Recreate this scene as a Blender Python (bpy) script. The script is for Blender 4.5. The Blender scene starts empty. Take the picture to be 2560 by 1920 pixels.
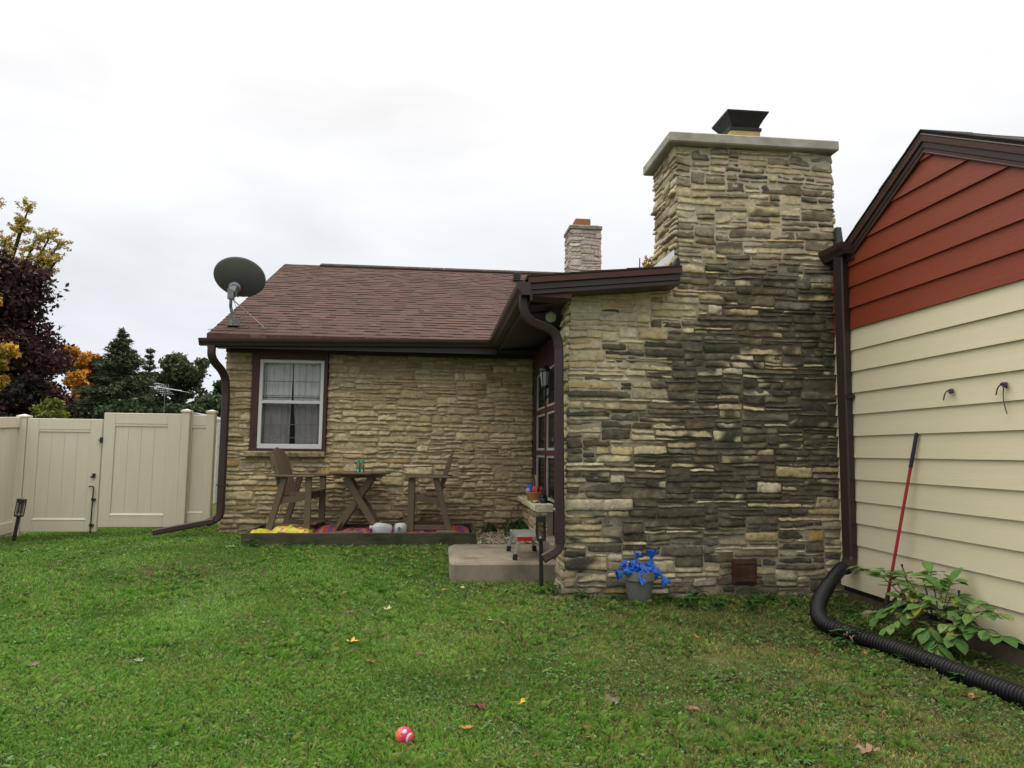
import bpy, bmesh, math, random
import numpy as np
from mathutils import Vector, Matrix, noise
R = math.radians
sc = bpy.context.scene
COL = sc.collection

# ------------------------------------------------------------------ camera
F = 1805.0 / 2560.0
yaw, pit, rol = R(5.98), R(5.35), 0.011
fw = Vector((math.sin(yaw)*math.cos(pit), math.cos(yaw)*math.cos(pit), math.sin(pit)))
rt = Vector((math.cos(yaw), -math.sin(yaw), 0)); up = rt.cross(fw)
up2 = up*math.cos(rol) - rt*math.sin(rol); rt2 = rt*math.cos(rol) + up*math.sin(rol)
cd = bpy.data.cameras.new('camera'); cam = bpy.data.objects.new('camera', cd); COL.objects.link(cam)
m = Matrix((rt2, up2, -fw)).transposed().to_4x4(); m.translation = (0, 0, 1.37); cam.matrix_world = m
cd.sensor_width = 36; cd.lens = 36*F; cd.clip_end = 3000; cd.clip_start = 0.05
sc.camera = cam
# ------------------------------------------------------------------ world, sun
SUN_EL, SUN_AZ = R(58), R(-28)      # azimuth from +Y towards +X
w = bpy.data.worlds.new('World'); sc.world = w; w.use_nodes = True
nt = w.node_tree; N = nt.nodes; L = nt.links; N.clear()
out = N.new('ShaderNodeOutputWorld'); bg = N.new('ShaderNodeBackground'); bg.inputs[1].default_value = 0.12
sky = N.new('ShaderNodeTexSky'); sky.sky_type = 'NISHITA'; sky.sun_disc = False
sky.sun_elevation = SUN_EL; sky.sun_rotation = SUN_AZ
tc = N.new('ShaderNodeTexCoord'); sep = N.new('ShaderNodeSeparateXYZ'); L.new(tc.outputs['Generated'], sep.inputs[0])
gr = N.new('ShaderNodeMapRange'); gr.inputs[1].default_value = 0.0; gr.inputs[2].default_value = 0.75
gr.inputs[3].default_value = 0.0; gr.inputs[4].default_value = 1.0
L.new(sep.outputs['Z'], gr.inputs[0])
cr = N.new('ShaderNodeValToRGB'); e = cr.color_ramp.elements
e[0].position = 0; e[0].color = (.64, .68, .73, 1); e[1].position = 1; e[1].color = (1.0, .955, .87, 1)
for p_, c_ in ((.15, (.675, .70, .74, 1)), (.34, (.735, .745, .765, 1)), (.5, (.88, .875, .875, 1))):
    q = cr.color_ramp.elements.new(p_); q.color = c_
L.new(gr.outputs[0], cr.inputs[0])
mp = N.new('ShaderNodeMapping'); mp.inputs['Scale'].default_value = (1.6, 1.6, 5.5); L.new(tc.outputs['Generated'], mp.inputs[0])
nz = N.new('ShaderNodeTexNoise'); nz.inputs['Scale'].default_value = 1.5; nz.inputs['Detail'].default_value = 5
nz.inputs['Roughness'].default_value = .5; nz.inputs['Distortion'].default_value = .4; L.new(mp.outputs[0], nz.inputs[0])
mr = N.new('ShaderNodeMapRange'); mr.inputs[1].default_value = .3; mr.inputs[2].default_value = .7
mr.inputs[3].default_value = .90; mr.inputs[4].default_value = 1.13; L.new(nz.outputs[0], mr.inputs[0])
hi = N.new('ShaderNodeMapRange'); hi.inputs[1].default_value = .45; hi.inputs[2].default_value = 1.0
hi.inputs[3].default_value = 1.0; hi.inputs[4].default_value = 3.0; L.new(sep.outputs['Z'], hi.inputs[0])
mu = N.new('ShaderNodeMath'); mu.operation = 'MULTIPLY'; L.new(mr.outputs[0], mu.inputs[0]); L.new(hi.outputs[0], mu.inputs[1])
mu2 = N.new('ShaderNodeMath'); mu2.operation = 'MULTIPLY'; mu2.inputs[1].default_value = 1/.12; L.new(mu.outputs[0], mu2.inputs[0])
vm = N.new('ShaderNodeVectorMath'); vm.operation = 'SCALE'; L.new(cr.outputs[0], vm.inputs[0]); L.new(mu2.outputs[0], vm.inputs['Scale'])
mx = N.new('ShaderNodeMix'); mx.data_type = 'RGBA'; mx.inputs[0].default_value = .93
L.new(sky.outputs[0], mx.inputs[6]); L.new(vm.outputs[0], mx.inputs[7]); L.new(mx.outputs[2], bg.inputs[0]); L.new(bg.outputs[0], out.inputs[0])
sd = bpy.data.lights.new('sun', 'SUN'); sd.energy = 0.7; sd.angle = R(22); sd.color = (1, .96, .9)
so = bpy.data.objects.new('sun', sd); COL.objects.link(so)
sv = Vector((math.sin(SUN_AZ)*math.cos(SUN_EL), math.cos(SUN_AZ)*math.cos(SUN_EL), math.sin(SUN_EL)))
so.rotation_euler = sv.to_track_quat('Z', 'Y').to_euler(); so.location = sv*30
sc.view_settings.view_transform = 'Standard'; sc.view_settings.look = 'None'
sc.view_settings.exposure = 0.25; sc.view_settings.gamma = 1; sc.view_settings.use_curve_mapping = False
sc.cycles.max_bounces = 6; sc.cycles.transparent_max_bounces = 16

# ------------------------------------------------------------------ materials
MATS = {}
def mat(name, col=(.5, .5, .5), rough=.7, var=.12, scale=8, bump=0.0, bscale=60, metal=0, attr=False, stretch=None, dirt=None, spec=.3, transl=0, c2=None):
    if name in MATS: return MATS[name]
    mt = bpy.data.materials.new(name); mt.use_nodes = True; t = mt.node_tree; n = t.nodes; l = t.links
    b = n['Principled BSDF']; b.inputs['Roughness'].default_value = rough; b.inputs['Metallic'].default_value = metal
    b.inputs['Specular IOR Level'].default_value = spec
    tcn = n.new('ShaderNodeTexCoord'); src = tcn.outputs['Object']
    if stretch:
        mm = n.new('ShaderNodeMapping'); mm.inputs['Scale'].default_value = stretch; l.new(src, mm.inputs[0]); src = mm.outputs[0]
    no = n.new('ShaderNodeTexNoise'); no.inputs['Scale'].default_value = scale; no.inputs['Detail'].default_value = 6; l.new(src, no.inputs[0])
    mrn = n.new('ShaderNodeMapRange'); mrn.inputs[1].default_value = .3; mrn.inputs[2].default_value = .7
    mrn.inputs[3].default_value = 1-var; mrn.inputs[4].default_value = 1+var; l.new(no.outputs[0], mrn.inputs[0])
    if attr:
        a = n.new('ShaderNodeAttribute'); a.attribute_name = 'Col'; base = a.outputs['Color']
    else:
        rg = n.new('ShaderNodeRGB'); rg.outputs[0].default_value = (*col, 1); base = rg.outputs[0]
    if c2:
        n3 = n.new('ShaderNodeTexNoise'); n3.inputs['Scale'].default_value = c2[1]; n3.inputs['Detail'].default_value = 7; l.new(tcn.outputs['Object'], n3.inputs[0])
        m3 = n.new('ShaderNodeMapRange'); m3.inputs[1].default_value = c2[2]; m3.inputs[2].default_value = c2[3]; l.new(n3.outputs[0], m3.inputs[0])
        x3 = n.new('ShaderNodeMix'); x3.data_type = 'RGBA'; l.new(m3.outputs[0], x3.inputs[0]); l.new(base, x3.inputs[6]); x3.inputs[7].default_value = (*c2[0], 1)
        base = x3.outputs[2]
    vs = n.new('ShaderNodeVectorMath'); vs.operation = 'SCALE'; l.new(base, vs.inputs[0]); l.new(mrn.outputs[0], vs.inputs['Scale'])
    l.new(vs.outputs[0], b.inputs['Base Color'])
    if bump:
        n2 = n.new('ShaderNodeTexNoise'); n2.inputs['Scale'].default_value = bscale; n2.inputs['Detail'].default_value = 8; l.new(src, n2.inputs[0])
        bp = n.new('ShaderNodeBump'); bp.inputs['Strength'].default_value = bump; bp.inputs['Distance'].default_value = .01
        l.new(n2.outputs[0], bp.inputs['Height']); l.new(bp.outputs[0], b.inputs['Normal'])
    if transl:
        tr = n.new('ShaderNodeBsdfTranslucent'); l.new(vs.outputs[0], tr.inputs[0]); ms = n.new('ShaderNodeMixShader'); ms.inputs[0].default_value = transl
        l.new(b.outputs[0], ms.inputs[1]); l.new(tr.outputs[0], ms.inputs[2]); l.new(ms.outputs[0], n['Material Output'].inputs[0])
    MATS[name] = mt; return mt
def glass(name, col, rough, fac):
    mt = bpy.data.materials.new(name); mt.use_nodes = True; t = mt.node_tree; n = t.nodes; l = t.links
    tr = n.new('ShaderNodeBsdfTransparent'); tr.inputs[0].default_value = (*col, 1)
    b = n['Principled BSDF']; b.inputs['Base Color'].default_value = (.02, .02, .02, 1); b.inputs['Roughness'].default_value = rough
    no = n.new('ShaderNodeTexNoise'); no.inputs['Scale'].default_value = 1.5
    bp = n.new('ShaderNodeBump'); bp.inputs['Strength'].default_value = .08; l.new(no.outputs[0], bp.inputs['Height']); l.new(bp.outputs[0], b.inputs['Normal'])
    ms = n.new('ShaderNodeMixShader'); ms.inputs[0].default_value = fac
    l.new(b.outputs[0], ms.inputs[1]); l.new(tr.outputs[0], ms.inputs[2]); l.new(ms.outputs[0], n['Material Output'].inputs[0]); return mt
M_stone = mat('stone', rough=.9, attr=True, var=.24, scale=20, bump=1.0, bscale=45, spec=.15, c2=((.13, .11, .075), 16, .60, .78))
M_mortar = mat('mortar', rough=.95, attr=True, var=.14, scale=25, bump=.5, bscale=120, spec=.1)
M_brown = mat('brown_metal', (.034, .020, .018), .42, .12, 3, .05, 30, spec=.4)
M_brown2 = mat('brown_board', (.060, .024, .019), .5, .12, 6, .1, 40, stretch=(1, 1, 4))
M_red = mat('red_siding', (.215, .042, .020), .5, .07, 5, .25, 60, stretch=(1, .12, 4), spec=.3)
M_cream = mat('cream_siding', (.66, .60, .43), .5, .025, 4, .18, 45, stretch=(1, .12, 6), spec=.3)
M_shingle = mat('shingle', rough=.95, attr=True, var=.3, scale=150, bump=.7, bscale=300, spec=.1, c2=((.085, .055, .052), 1.2, .5, .8))
M_dark = mat('dark_metal', (.018, .018, .02), .45, .2, 20)
M_conc = mat('concrete', (.36, .345, .30), .9, .15, 9, .4, 120, c2=((.20, .19, .16), 3, .5, .8))
M_slab = mat('slab_concrete', (.235, .205, .155), .9, .16, 6, .4, 140, c2=((.12, .10, .075), 4, .5, .75))
M_vinyl = mat('fence_vinyl', (.57, .535, .425), .45, .03, 2, .04, 30, stretch=(8, 8, 1), spec=.35)
M_white = mat('white_vinyl', (.60, .61, .58), .4, .04, 5)
M_deck = mat('brown_plastic_wood', (.118, .088, .054), .6, .12, 5, .25, 60, stretch=(1, 1, 1))
M_dkwood = mat('wet_timber', (.062, .060, .036), .85, .25, 5, .5, 40, stretch=(1, 6, 6), c2=((.03, .033, .016), 5, .45, .7))
M_black = mat('black_plastic', (.012, .012, .013), .4, .15, 20, spec=.5)
M_glass = glass('window_glass', (.97, .98, .98), .03, .88)
M_screen = glass('screened_glass', (.76, .76, .76), .08, .86)
M_pglass = glass('porch_glass', (.7, .75, .75), .03, .55)
M_curtain = mat('curtain', (.90, .88, .87), .9, .1, 6, 0, spec=.1)
M_interior = mat('interior', (.02, .02, .022), .9, .2, 3)

# ------------------------------------------------------------------ mesh builder
class MB:
    def __init__(s): s.v = []; s.f = []; s.c = []; s.col = (1, 1, 1)
    def add(s, vs, fs, col=None):
        n = len(s.v); s.v += [tuple(p) for p in vs]; s.f += [tuple(i+n for i in f) for f in fs]
        c = col or s.col
        if c and isinstance(c[0], (tuple, list)): s.c += [tuple(x) for x in c]
        else: s.c += [tuple(c)]*len(vs)
        return s
    def box(s, x0, x1, y0, y1, z0, z1, col=None):
        vs = [(x, y, z) for x in (x0, x1) for y in (y0, y1) for z in (z0, z1)]
        return s.add(vs, [(0, 1, 3, 2), (4, 6, 7, 5), (0, 4, 5, 1), (2, 3, 7, 6), (0, 2, 6, 4), (1, 5, 7, 3)], col)
    def hexa(s, vs, col=None):   # 4 bottom, 4 top (ccw)
        return s.add(vs, [(3, 2, 1, 0), (4, 5, 6, 7), (0, 1, 5, 4), (1, 2, 6, 5), (2, 3, 7, 6), (3, 0, 4, 7)], col)
    def beam(s, p, q, w, h, side=(0, 1, 0), col=None):    # rect section: w along side, h perpendicular
        p = Vector(p); q = Vector(q); d = (q-p).normalized(); a = Vector(side); a = (a - d*a.dot(d)).normalized(); b = d.cross(a)
        a = a*w/2; b = b*h/2
        return s.hexa([p-a-b, p+a-b, p+a+b, p-a+b, q-a-b, q+a-b, q+a+b, q-a+b], col)
    def tube(s, pts, r, n=8, col=None, caps=True):
        pts = [Vector(p) for p in pts]; m_ = len(pts); rs = r if isinstance(r, (list, tuple)) else [r]*m_
        vs = []; a = None
        for i, p in enumerate(pts):
            d = (pts[min(i+1, m_-1)] - pts[max(i-1, 0)]).normalized()
            if a is None:
                a = Vector((0, 0, 1)) if abs(d.z) < .9 else Vector((1, 0, 0))
            a = (a - d*a.dot(d)).normalized(); b = d.cross(a)
            for k in range(n):
                t = 2*math.pi*k/n; vs.append(p + a*math.cos(t)*rs[i] + b*math.sin(t)*rs[i])
        fs = [(i*n+k, i*n+(k+1) % n, (i+1)*n+(k+1) % n, (i+1)*n+k) for i in range(m_-1) for k in range(n)]
        if caps: fs += [tuple(range(n))[::-1], tuple((m_-1)*n+k for k in range(n))]
        return s.add(vs, fs, col)
    def rtube(s, pts, w_, d_, side=(1, 0, 0), col=None, ch=.012):   # chamfered rectangular pipe, w_ along side
        pts = [Vector(p) for p in pts]; m_ = len(pts); vs = []
        sec = [(-w_/2+ch, -d_/2), (w_/2-ch, -d_/2), (w_/2, -d_/2+ch), (w_/2, d_/2-ch), (w_/2-ch, d_/2), (-w_/2+ch, d_/2), (-w_/2, d_/2-ch), (-w_/2, -d_/2+ch)]
        a0 = Vector(side)
        for i, p in enumerate(pts):
            d = (pts[min(i+1, m_-1)] - pts[max(i-1, 0)]).normalized()
            a = (a0 - d*a0.dot(d))
            a = a.normalized() if a.length > .1 else a0; a0 = a; b = d.cross(a)
            vs += [p + a*x + b*y for x, y in sec]
        n = 8
        fs = [(i*n+k, i*n+(k+1) % n, (i+1)*n+(k+1) % n, (i+1)*n+k) for i in range(m_-1) for k in range(n)]
        fs += [tuple(range(n))[::-1], tuple((m_-1)*n+k for k in range(n))]
        return s.add(vs, fs, col)
    def lathe(s, prof, c=(0, 0, 0), n=24, col=None):
        vs = [(c[0]+r*math.cos(2*math.pi*k/n), c[1]+r*math.sin(2*math.pi*k/n), c[2]+z) for r, z in prof for k in range(n)]
        fs = [(i*n+k, i*n+(k+1) % n, (i+1)*n+(k+1) % n, (i+1)*n+k) for i in range(len(prof)-1) for k in range(n)]
        return s.add(vs, fs, col)
    def prism(s, poly, axis, a0, a1, col=None):   # poly in the other two axes (in xyz order)
        def mk(p, a):
            return (a, p[0], p[1]) if axis == 0 else (p[0], a, p[1]) if axis == 1 else (p[0], p[1], a)
        n = len(poly); vs = [mk(p, a0) for p in poly] + [mk(p, a1) for p in poly]
        return s.add(vs, [tuple(range(n))[::-1], tuple(range(n, 2*n))] + [(k, (k+1) % n, n+(k+1) % n, n+k) for k in range(n)], col)
    def build(s, name, material, parent=None, smooth=False, bevel=0, **tg):
        V = np.array(s.v, dtype=np.float64).reshape(-1, 3)
        root = parent
        while root is not None and root.parent is not None: root = root.parent
        if root is not None: off = np.array(root.location)
        else: off = np.array([(V[:, 0].min()+V[:, 0].max())/2, (V[:, 1].min()+V[:, 1].max())/2, V[:, 2].min()])
        me = bpy.data.meshes.new(name); me.from_pydata((V-off).tolist(), [], s.f)
        ca = me.color_attributes.new('Col', 'FLOAT_COLOR', 'POINT')
        ca.data.foreach_set('color', np.array([(*c, 1) for c in s.c], dtype=np.float32).ravel())
        bm = bmesh.new(); bm.from_mesh(me); bmesh.ops.recalc_face_normals(bm, faces=bm.faces)
        if bevel: bmesh.ops.bevel(bm, geom=[e_ for e_ in bm.edges if e_.calc_face_angle(0) > .5], offset=bevel, segments=1, affect='EDGES', clamp_overlap=True)
        bm.to_mesh(me); bm.free()
        if smooth:
            me.polygons.foreach_set('use_smooth', [True]*len(me.polygons))
            if smooth != 2: me.set_sharp_from_angle(angle=R(40))
        me.materials.append(material)
        o = bpy.data.objects.new(name, me); COL.objects.link(o)
        if parent is not None: o.parent = parent
        else: o.location = off
        for k_, v_ in tg.items(): o[k_] = v_
        return o
def npmesh(name, V, Fq, C, material, parent=None, nper=4, **tg):
    """big mesh from numpy: V (n,3), faces (m,nper), C (n,3)"""
    me = bpy.data.meshes.new(name); n = len(V); m_ = len(Fq)
    off = np.zeros(3)
    root = parent
    while root is not None and root.parent is not None: root = root.parent
    if root is not None: off = np.array(root.location)
    me.vertices.add(n); me.vertices.foreach_set('co', (V-off).astype(np.float32).ravel())
    me.loops.add(m_*nper); me.loops.foreach_set('vertex_index', Fq.astype(np.int32).ravel())
    me.polygons.add(m_); me.polygons.foreach_set('loop_start', np.arange(0, m_*nper, nper, dtype=np.int32))
    me.update(calc_edges=True)
    ca = me.color_attributes.new('Col', 'FLOAT_COLOR', 'POINT')
    ca.data.foreach_set('color', np.hstack([C, np.ones((n, 1))]).astype(np.float32).ravel())
    me.materials.append(material); me.validate()
    o = bpy.data.objects.new(name, me); COL.objects.link(o)
    if parent is not None: o.parent = parent
    for k_, v_ in tg.items(): o[k_] = v_
    return o
def thing(name, loc, label, category, group=None):
    o = bpy.data.objects.new(name, None); COL.objects.link(o); o.location = loc; o.empty_display_size = .1
    o['label'] = label; o['category'] = category
    if group: o['group'] = group
    return o
def copy_tree(o, parent=None):
    c = o.copy(); COL.objects.link(c); c.parent = parent
    for ch in list(o.children): copy_tree(ch, c)
    return c
def nz3(x, y, z=0): return noise.noise(Vector((x, y, z)))
def sst(a, b, x):
    t = min(1, max(0, (x-a)/(b-a))); return t*t*(3-2*t)
def mixc(a, b, t): return tuple(a[i]*(1-t)+b[i]*t for i in range(3))
def scalec(a, s_): return tuple(x*s_ for x in a)

# ------------------------------------------------------------------ ground
def gz(x, y):
    z = 0.0 + .006*max(0, min(y, 6.6)) + .175*sst(6.3, 8.8, y) + .02*max(0, min(1.2, y-8.9))
    z -= .13*sst(2.8, 5.6, -x)*sst(6, 10, y)
    z -= .04*sst(2.6, 3.6, x)*sst(6.3, 4.6, y) + .0
    z -= .0
    return z + .018*nz3(x*.7, y*.7, 3) + .006*nz3(x*2.5, y*2.5, 7)
def build_ground():
    xs = sorted(set([round(-9+.2*i, 3) for i in range(70)] + [-900, -300, -100, -50, -30, -20, -14, 8, 14, 25, 60, 150, 400, 900]))
    ys = sorted(set([round(0+.2*i, 3) for i in range(71)] + [-300, -60, -15, -4, 18, 25, 40, 80, 200, 500, 1500]))
    mb = MB(); nx = len(xs)
    for y in ys:
        for x in xs:
            z = gz(x, y)-.012 if (-9 < x < 8 and -.1 < y < 14.1) else (gz(max(-9, min(5, x)), max(0, min(14, y)))-.02)
            mb.v.append((x, y, z)); mb.c.append((1, 1, 1))
    for j in range(len(ys)-1):
        for i in range(nx-1): mb.f.append((j*nx+i, j*nx+i+1, (j+1)*nx+i+1, (j+1)*nx+i))
    mt = mat('soil_turf', (.075, .105, .028), .95, .35, 3, .9, 50, c2=((.095, .072, .040), 1.1, .45, .68), spec=.1)
    mb.build('ground', mt, smooth=2, kind='structure')
build_ground()

rng = np.random.default_rng(5)
def vnoise(x, y, s, seed=0):
    """cheap smooth value noise, vectorised"""
    r = np.random.default_rng(seed).random((128, 128)); X = x*s; Y = y*s
    xi = np.floor(X).astype(int); yi = np.floor(Y).astype(int); fx = X-xi; fy = Y-yi
    fx = fx*fx*(3-2*fx); fy = fy*fy*(3-2*fy)
    g = lambda a, b: r[a % 128, b % 128]
    return (g(xi, yi)*(1-fx)+g(xi+1, yi)*fx)*(1-fy) + (g(xi, yi+1)*(1-fx)+g(xi+1, yi+1)*fx)*fy
def blocked(x, y):
    b = (y > 10.1) & (x > -2.85) | (y > 6.62) & (x > 1.2) | (x > 3.84)
    b |= (x > -2.3) & (x < .56) & (y > 8.98) & (y < 10.1)           # sandbox
    b |= (x > .17) & (x < 1.3) & (y > 7.2) & (y < 8.8)              # slab
    b |= (x > .55) & (x < 1.3) & (y > 8.7)                          # gravel
    b |= (x < -5.93)
    return b
def lawn():
    gzv = np.vectorize(gz)
    def scatter(n, rmin, rmax, power):
        # sample by distance in the wedge of view (with a margin)
        u = rng.random(n); r = rmin*(rmax/rmin)**(u**power)
        a = np.radians(rng.uniform(-37-6, 36+12, n)) + .10
        return r*np.sin(a), r*np.cos(a)
    grassmix = np.array([[.120, .275, .040], [.165, .335, .052], [.240, .375, .078], [.270, .295, .090], [.40, .32, .15]])
    # blades
    n = 620000
    x, y = scatter(n, 2.3, 13.0, .82)
    k = ~blocked(x, y); x = x[k]; y = y[k]; n = len(x)
    d = np.hypot(x, y)
    bare = vnoise(x, y, 1.1, 1)*.55 + vnoise(x, y, 3.3, 2)*.45
    right = 1/(1+np.exp(-(x-1.0-(y-5)*.15)*1.8))                    # weeds and bare soil to the right of the lawn
    keep = rng.random(n) > np.clip((bare-.46)*3.0, 0, .70)*(.10+.90*right) + .26*right
    x, y, d, bare, right = x[keep], y[keep], d[keep], bare[keep], right[keep]; n = len(x)
    z = gzv(x, y)
    hmap = .6+.8*vnoise(x, y, 2.2, 4)
    h = rng.uniform(.016, .038, n)*hmap*np.where(y > 6.6, .7, 1)*(1-.35*right)*(1+.25*sst(0, 1, 0)); wd = rng.uniform(.0020, .0040, n)*np.clip(d/4.5, .8, 2.2)
    az = rng.uniform(0, 2*np.pi, n); lean = rng.uniform(.1, 1.0, n); la = rng.uniform(0, 2*np.pi, n)
    dx = np.cos(az)*wd; dy = np.sin(az)*wd; lx = np.cos(la)*lean*h; ly = np.sin(la)*lean*h
    V = np.empty((n, 4, 3))
    V[:, 0] = np.c_[x-dx, y-dy, z-.004]; V[:, 1] = np.c_[x+dx, y+dy, z-.004]
    V[:, 2] = np.c_[x+lx*.4+dx*.8, y+ly*.4+dy*.8, z+h*.62]; V[:, 3] = np.c_[x+lx, y+ly, z+h*(1-.25*lean)]
    t = vnoise(x, y, .9, 11)*.5+vnoise(x, y, 4.5, 12)*.5
    w0 = rng.random(n)*.6 + t*.55 + right*.34 - np.clip(-x-1, 0, 3)*.04
    idx = np.clip((w0*3.4).astype(int), 0, 4)
    dry = rng.random(n) < .05+.22*right; idx[dry] = 4
    lf = np.clip((.8-x)/2.5, 0, 1)[:, None]; c = grassmix[idx]*(1+lf*np.array([[-.04, .02, .05]]))*rng.uniform(.65, 1.35, (n, 1))*(.70+.6*vnoise(x, y, 1.6, 13)[:, None])
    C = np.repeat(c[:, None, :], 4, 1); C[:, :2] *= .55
    def tufts(nt, nb):
        tx, ty = scatter(nt, 2.3, 11.5, .85); k = ~blocked(tx, ty); tx = tx[k]; ty = ty[k]
        k = rng.random(len(tx)) < np.clip((vnoise(tx, ty, 1.3, 31)*.5+vnoise(tx, ty, 5, 32)*.5-.35)*3.2, .04, 1); tx = tx[k]; ty = ty[k]; k = rng.random(len(tx)) > np.clip((vnoise(tx, ty, 1.1, 1)*.55+vnoise(tx, ty, 3.3, 2)*.45-.42)*5, 0, .9)/(1+np.exp(-(tx-1.0-(ty-5)*.15)*1.8)); tx = tx[k]; ty = ty[k]; nt = len(tx)
        sz = rng.uniform(.6, 1.25, nt); hue = rng.random(nt)
        X = np.repeat(tx, nb); Y = np.repeat(ty, nb); S = np.repeat(sz, nb); m = len(X); D = np.hypot(X, Y)
        a = rng.uniform(0, 2*np.pi, m); rr = rng.uniform(0, .018, m)*S; bx = X+np.cos(a)*rr; by = Y+np.sin(a)*rr; bz = np.repeat(gzv(tx, ty), nb)
        h = rng.uniform(.026, .056, m)*S*np.where(D > 7.5, .75, 1); wd = rng.uniform(.0026, .0045, m)*np.clip(D/4.5, .8, 2); ln = rng.uniform(.3, 1.1, m)*h
        px, py = -np.sin(a+.3)*wd, np.cos(a+.3)*wd
        W_ = np.empty((m, 4, 3)); W_[:, 0] = np.c_[bx-px, by-py, bz-.003]; W_[:, 1] = np.c_[bx+px, by+py, bz-.003]
        W_[:, 2] = np.c_[bx+np.cos(a)*ln*.45+px*.8, by+np.sin(a)*ln*.45+py*.8, bz+h*.75]; W_[:, 3] = np.c_[bx+np.cos(a)*ln, by+np.sin(a)*ln, bz+h*.85]
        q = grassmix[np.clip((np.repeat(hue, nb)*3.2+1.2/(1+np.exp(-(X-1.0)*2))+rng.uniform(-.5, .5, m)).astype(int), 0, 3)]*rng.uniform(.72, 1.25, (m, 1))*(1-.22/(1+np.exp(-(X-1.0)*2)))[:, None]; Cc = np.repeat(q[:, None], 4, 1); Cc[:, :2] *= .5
        return W_, Cc
    W_, Cc = tufts(15000, 13)
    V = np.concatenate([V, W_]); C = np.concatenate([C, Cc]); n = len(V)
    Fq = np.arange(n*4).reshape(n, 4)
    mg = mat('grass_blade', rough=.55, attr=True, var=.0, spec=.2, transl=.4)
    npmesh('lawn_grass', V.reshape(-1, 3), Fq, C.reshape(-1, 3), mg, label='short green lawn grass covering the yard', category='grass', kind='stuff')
    # broadleaf weeds / clover: small tilted leaf quads in clumps
    n = 330000
    x, y = scatter(n, 2.3, 11.5, .8)
    k = ~blocked(x, y); x = x[k]; y = y[k]; n = len(x); d = np.hypot(x, y)
    cl = vnoise(x, y, 2.1, 21)*.4+vnoise(x, y, 6.5, 22)*.35+vnoise(x, y, 15, 23)*.25
    right = 1/(1+np.exp(-(x-.8-(y-5)*.1)*1.5))
    keep = rng.random(n) < np.clip((cl-.48)*7, 0, 1)*(.34+.5*right)
    edge = (y > 6.2) & (x > 1.0) | (x > 2.6)
    keep |= edge & (rng.random(n) < .45)
    keep |= (rng.random(n) < .03)
    x, y, d, cl, right = x[keep], y[keep], d[keep], cl[keep], right[keep]; n = len(x)
    z = gzv(x, y)+rng.uniform(.006, .034, n)
    s_ = rng.uniform(.0045, .0105, n)*np.clip(d/5, .8, 1.5)*(1+.6*(rng.random(n) < .12)*right); az = rng.uniform(0, 2*np.pi, n)
    tl = rng.uniform(-.6, .6, n); tl2 = rng.uniform(-.5, .5, n)
    ca_, sa_ = np.cos(az), np.sin(az)
    V = np.empty((n, 6, 3))
    for q, (a, b) in enumerate([(-1, 0), (-.35, -.62), (.55, -.55), (1.1, 0), (.55, .55), (-.35, .62)]):
        u_ = a*s_; v_ = b*s_
        V[:, q] = np.c_[x+u_*ca_-v_*sa_, y+u_*sa_+v_*ca_, z+u_*tl+v_*tl2+np.abs(v_)*.3]
    pal = np.array([[.085, .185, .040], [.14, .25, .085], [.070, .145, .038], [.17, .26, .09], [.15, .14, .06]])
    c = pal[rng.integers(0, 5, n)]*rng.uniform(.6, 1.25, (n, 1))
    br = rng.random(n) < .04+.12*right; c[br] = np.array([.14, .09, .045])
    nr, nl = 9000, 7
    tx, ty = scatter(nr, 2.3, 11, .8); k = ~blocked(tx, ty); tx = tx[k]; ty = ty[k]
    rg = 1/(1+np.exp(-(tx-.6-(ty-5)*.1)*1.3)); k = rng.random(len(tx)) < np.clip((vnoise(tx, ty, 1.5, 41)*.6+vnoise(tx, ty, 6, 42)*.4-.36)*3.5, .03, .8)*(.30+.60*rg); tx = tx[k]; ty = ty[k]; nr = len(tx)
    X = np.repeat(tx, nl); Y = np.repeat(ty, nl); m = nr*nl; a = np.repeat(rng.uniform(0, 6.28, nr), nl)+np.tile(np.arange(nl)*2*np.pi/nl, nr)+rng.uniform(-.4, .4, m)
    Ln = rng.uniform(.014, .030, m)*np.repeat(rng.uniform(.7, 1.4, nr), nl); Wd = Ln*rng.uniform(.35, .6, m); el = rng.uniform(.1, .9, m); zz = np.repeat(gzv(tx, ty), nl)+rng.uniform(.006, .022, m)
    V2 = np.empty((m, 6, 3))
    for q, (aa, bb) in enumerate([(0, 0), (.35, -.5), (.75, -.42), (1, 0), (.75, .42), (.35, .5)]):
        lx = aa*Ln*np.cos(el*.8); ly = bb*Wd; V2[:, q] = np.c_[X+lx*np.cos(a)-ly*np.sin(a), Y+lx*np.sin(a)+ly*np.cos(a), zz+aa*Ln*np.sin(el*.8)-aa*aa*Ln*.35+abs(bb)*Wd*.5]
    c2_ = np.repeat(np.array([[.09, .20, .045], [.13, .25, .07], [.075, .16, .05], [.17, .27, .08]])[rng.integers(0, 4, nr)], nl, 0)*rng.uniform(.7, 1.25, (m, 1))
    V = np.concatenate([V, V2]); c = np.concatenate([c, c2_]); n = len(V)
    npmesh('lawn_weeds', V.reshape(-1, 3), np.arange(n*6).reshape(n, 6), np.repeat(c[:, None], 6, 1).reshape(-1, 3), mg, nper=6,
           label='low clover and broadleaf weeds mixed through the lawn', category='weeds', kind='stuff')
lawn()

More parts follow.
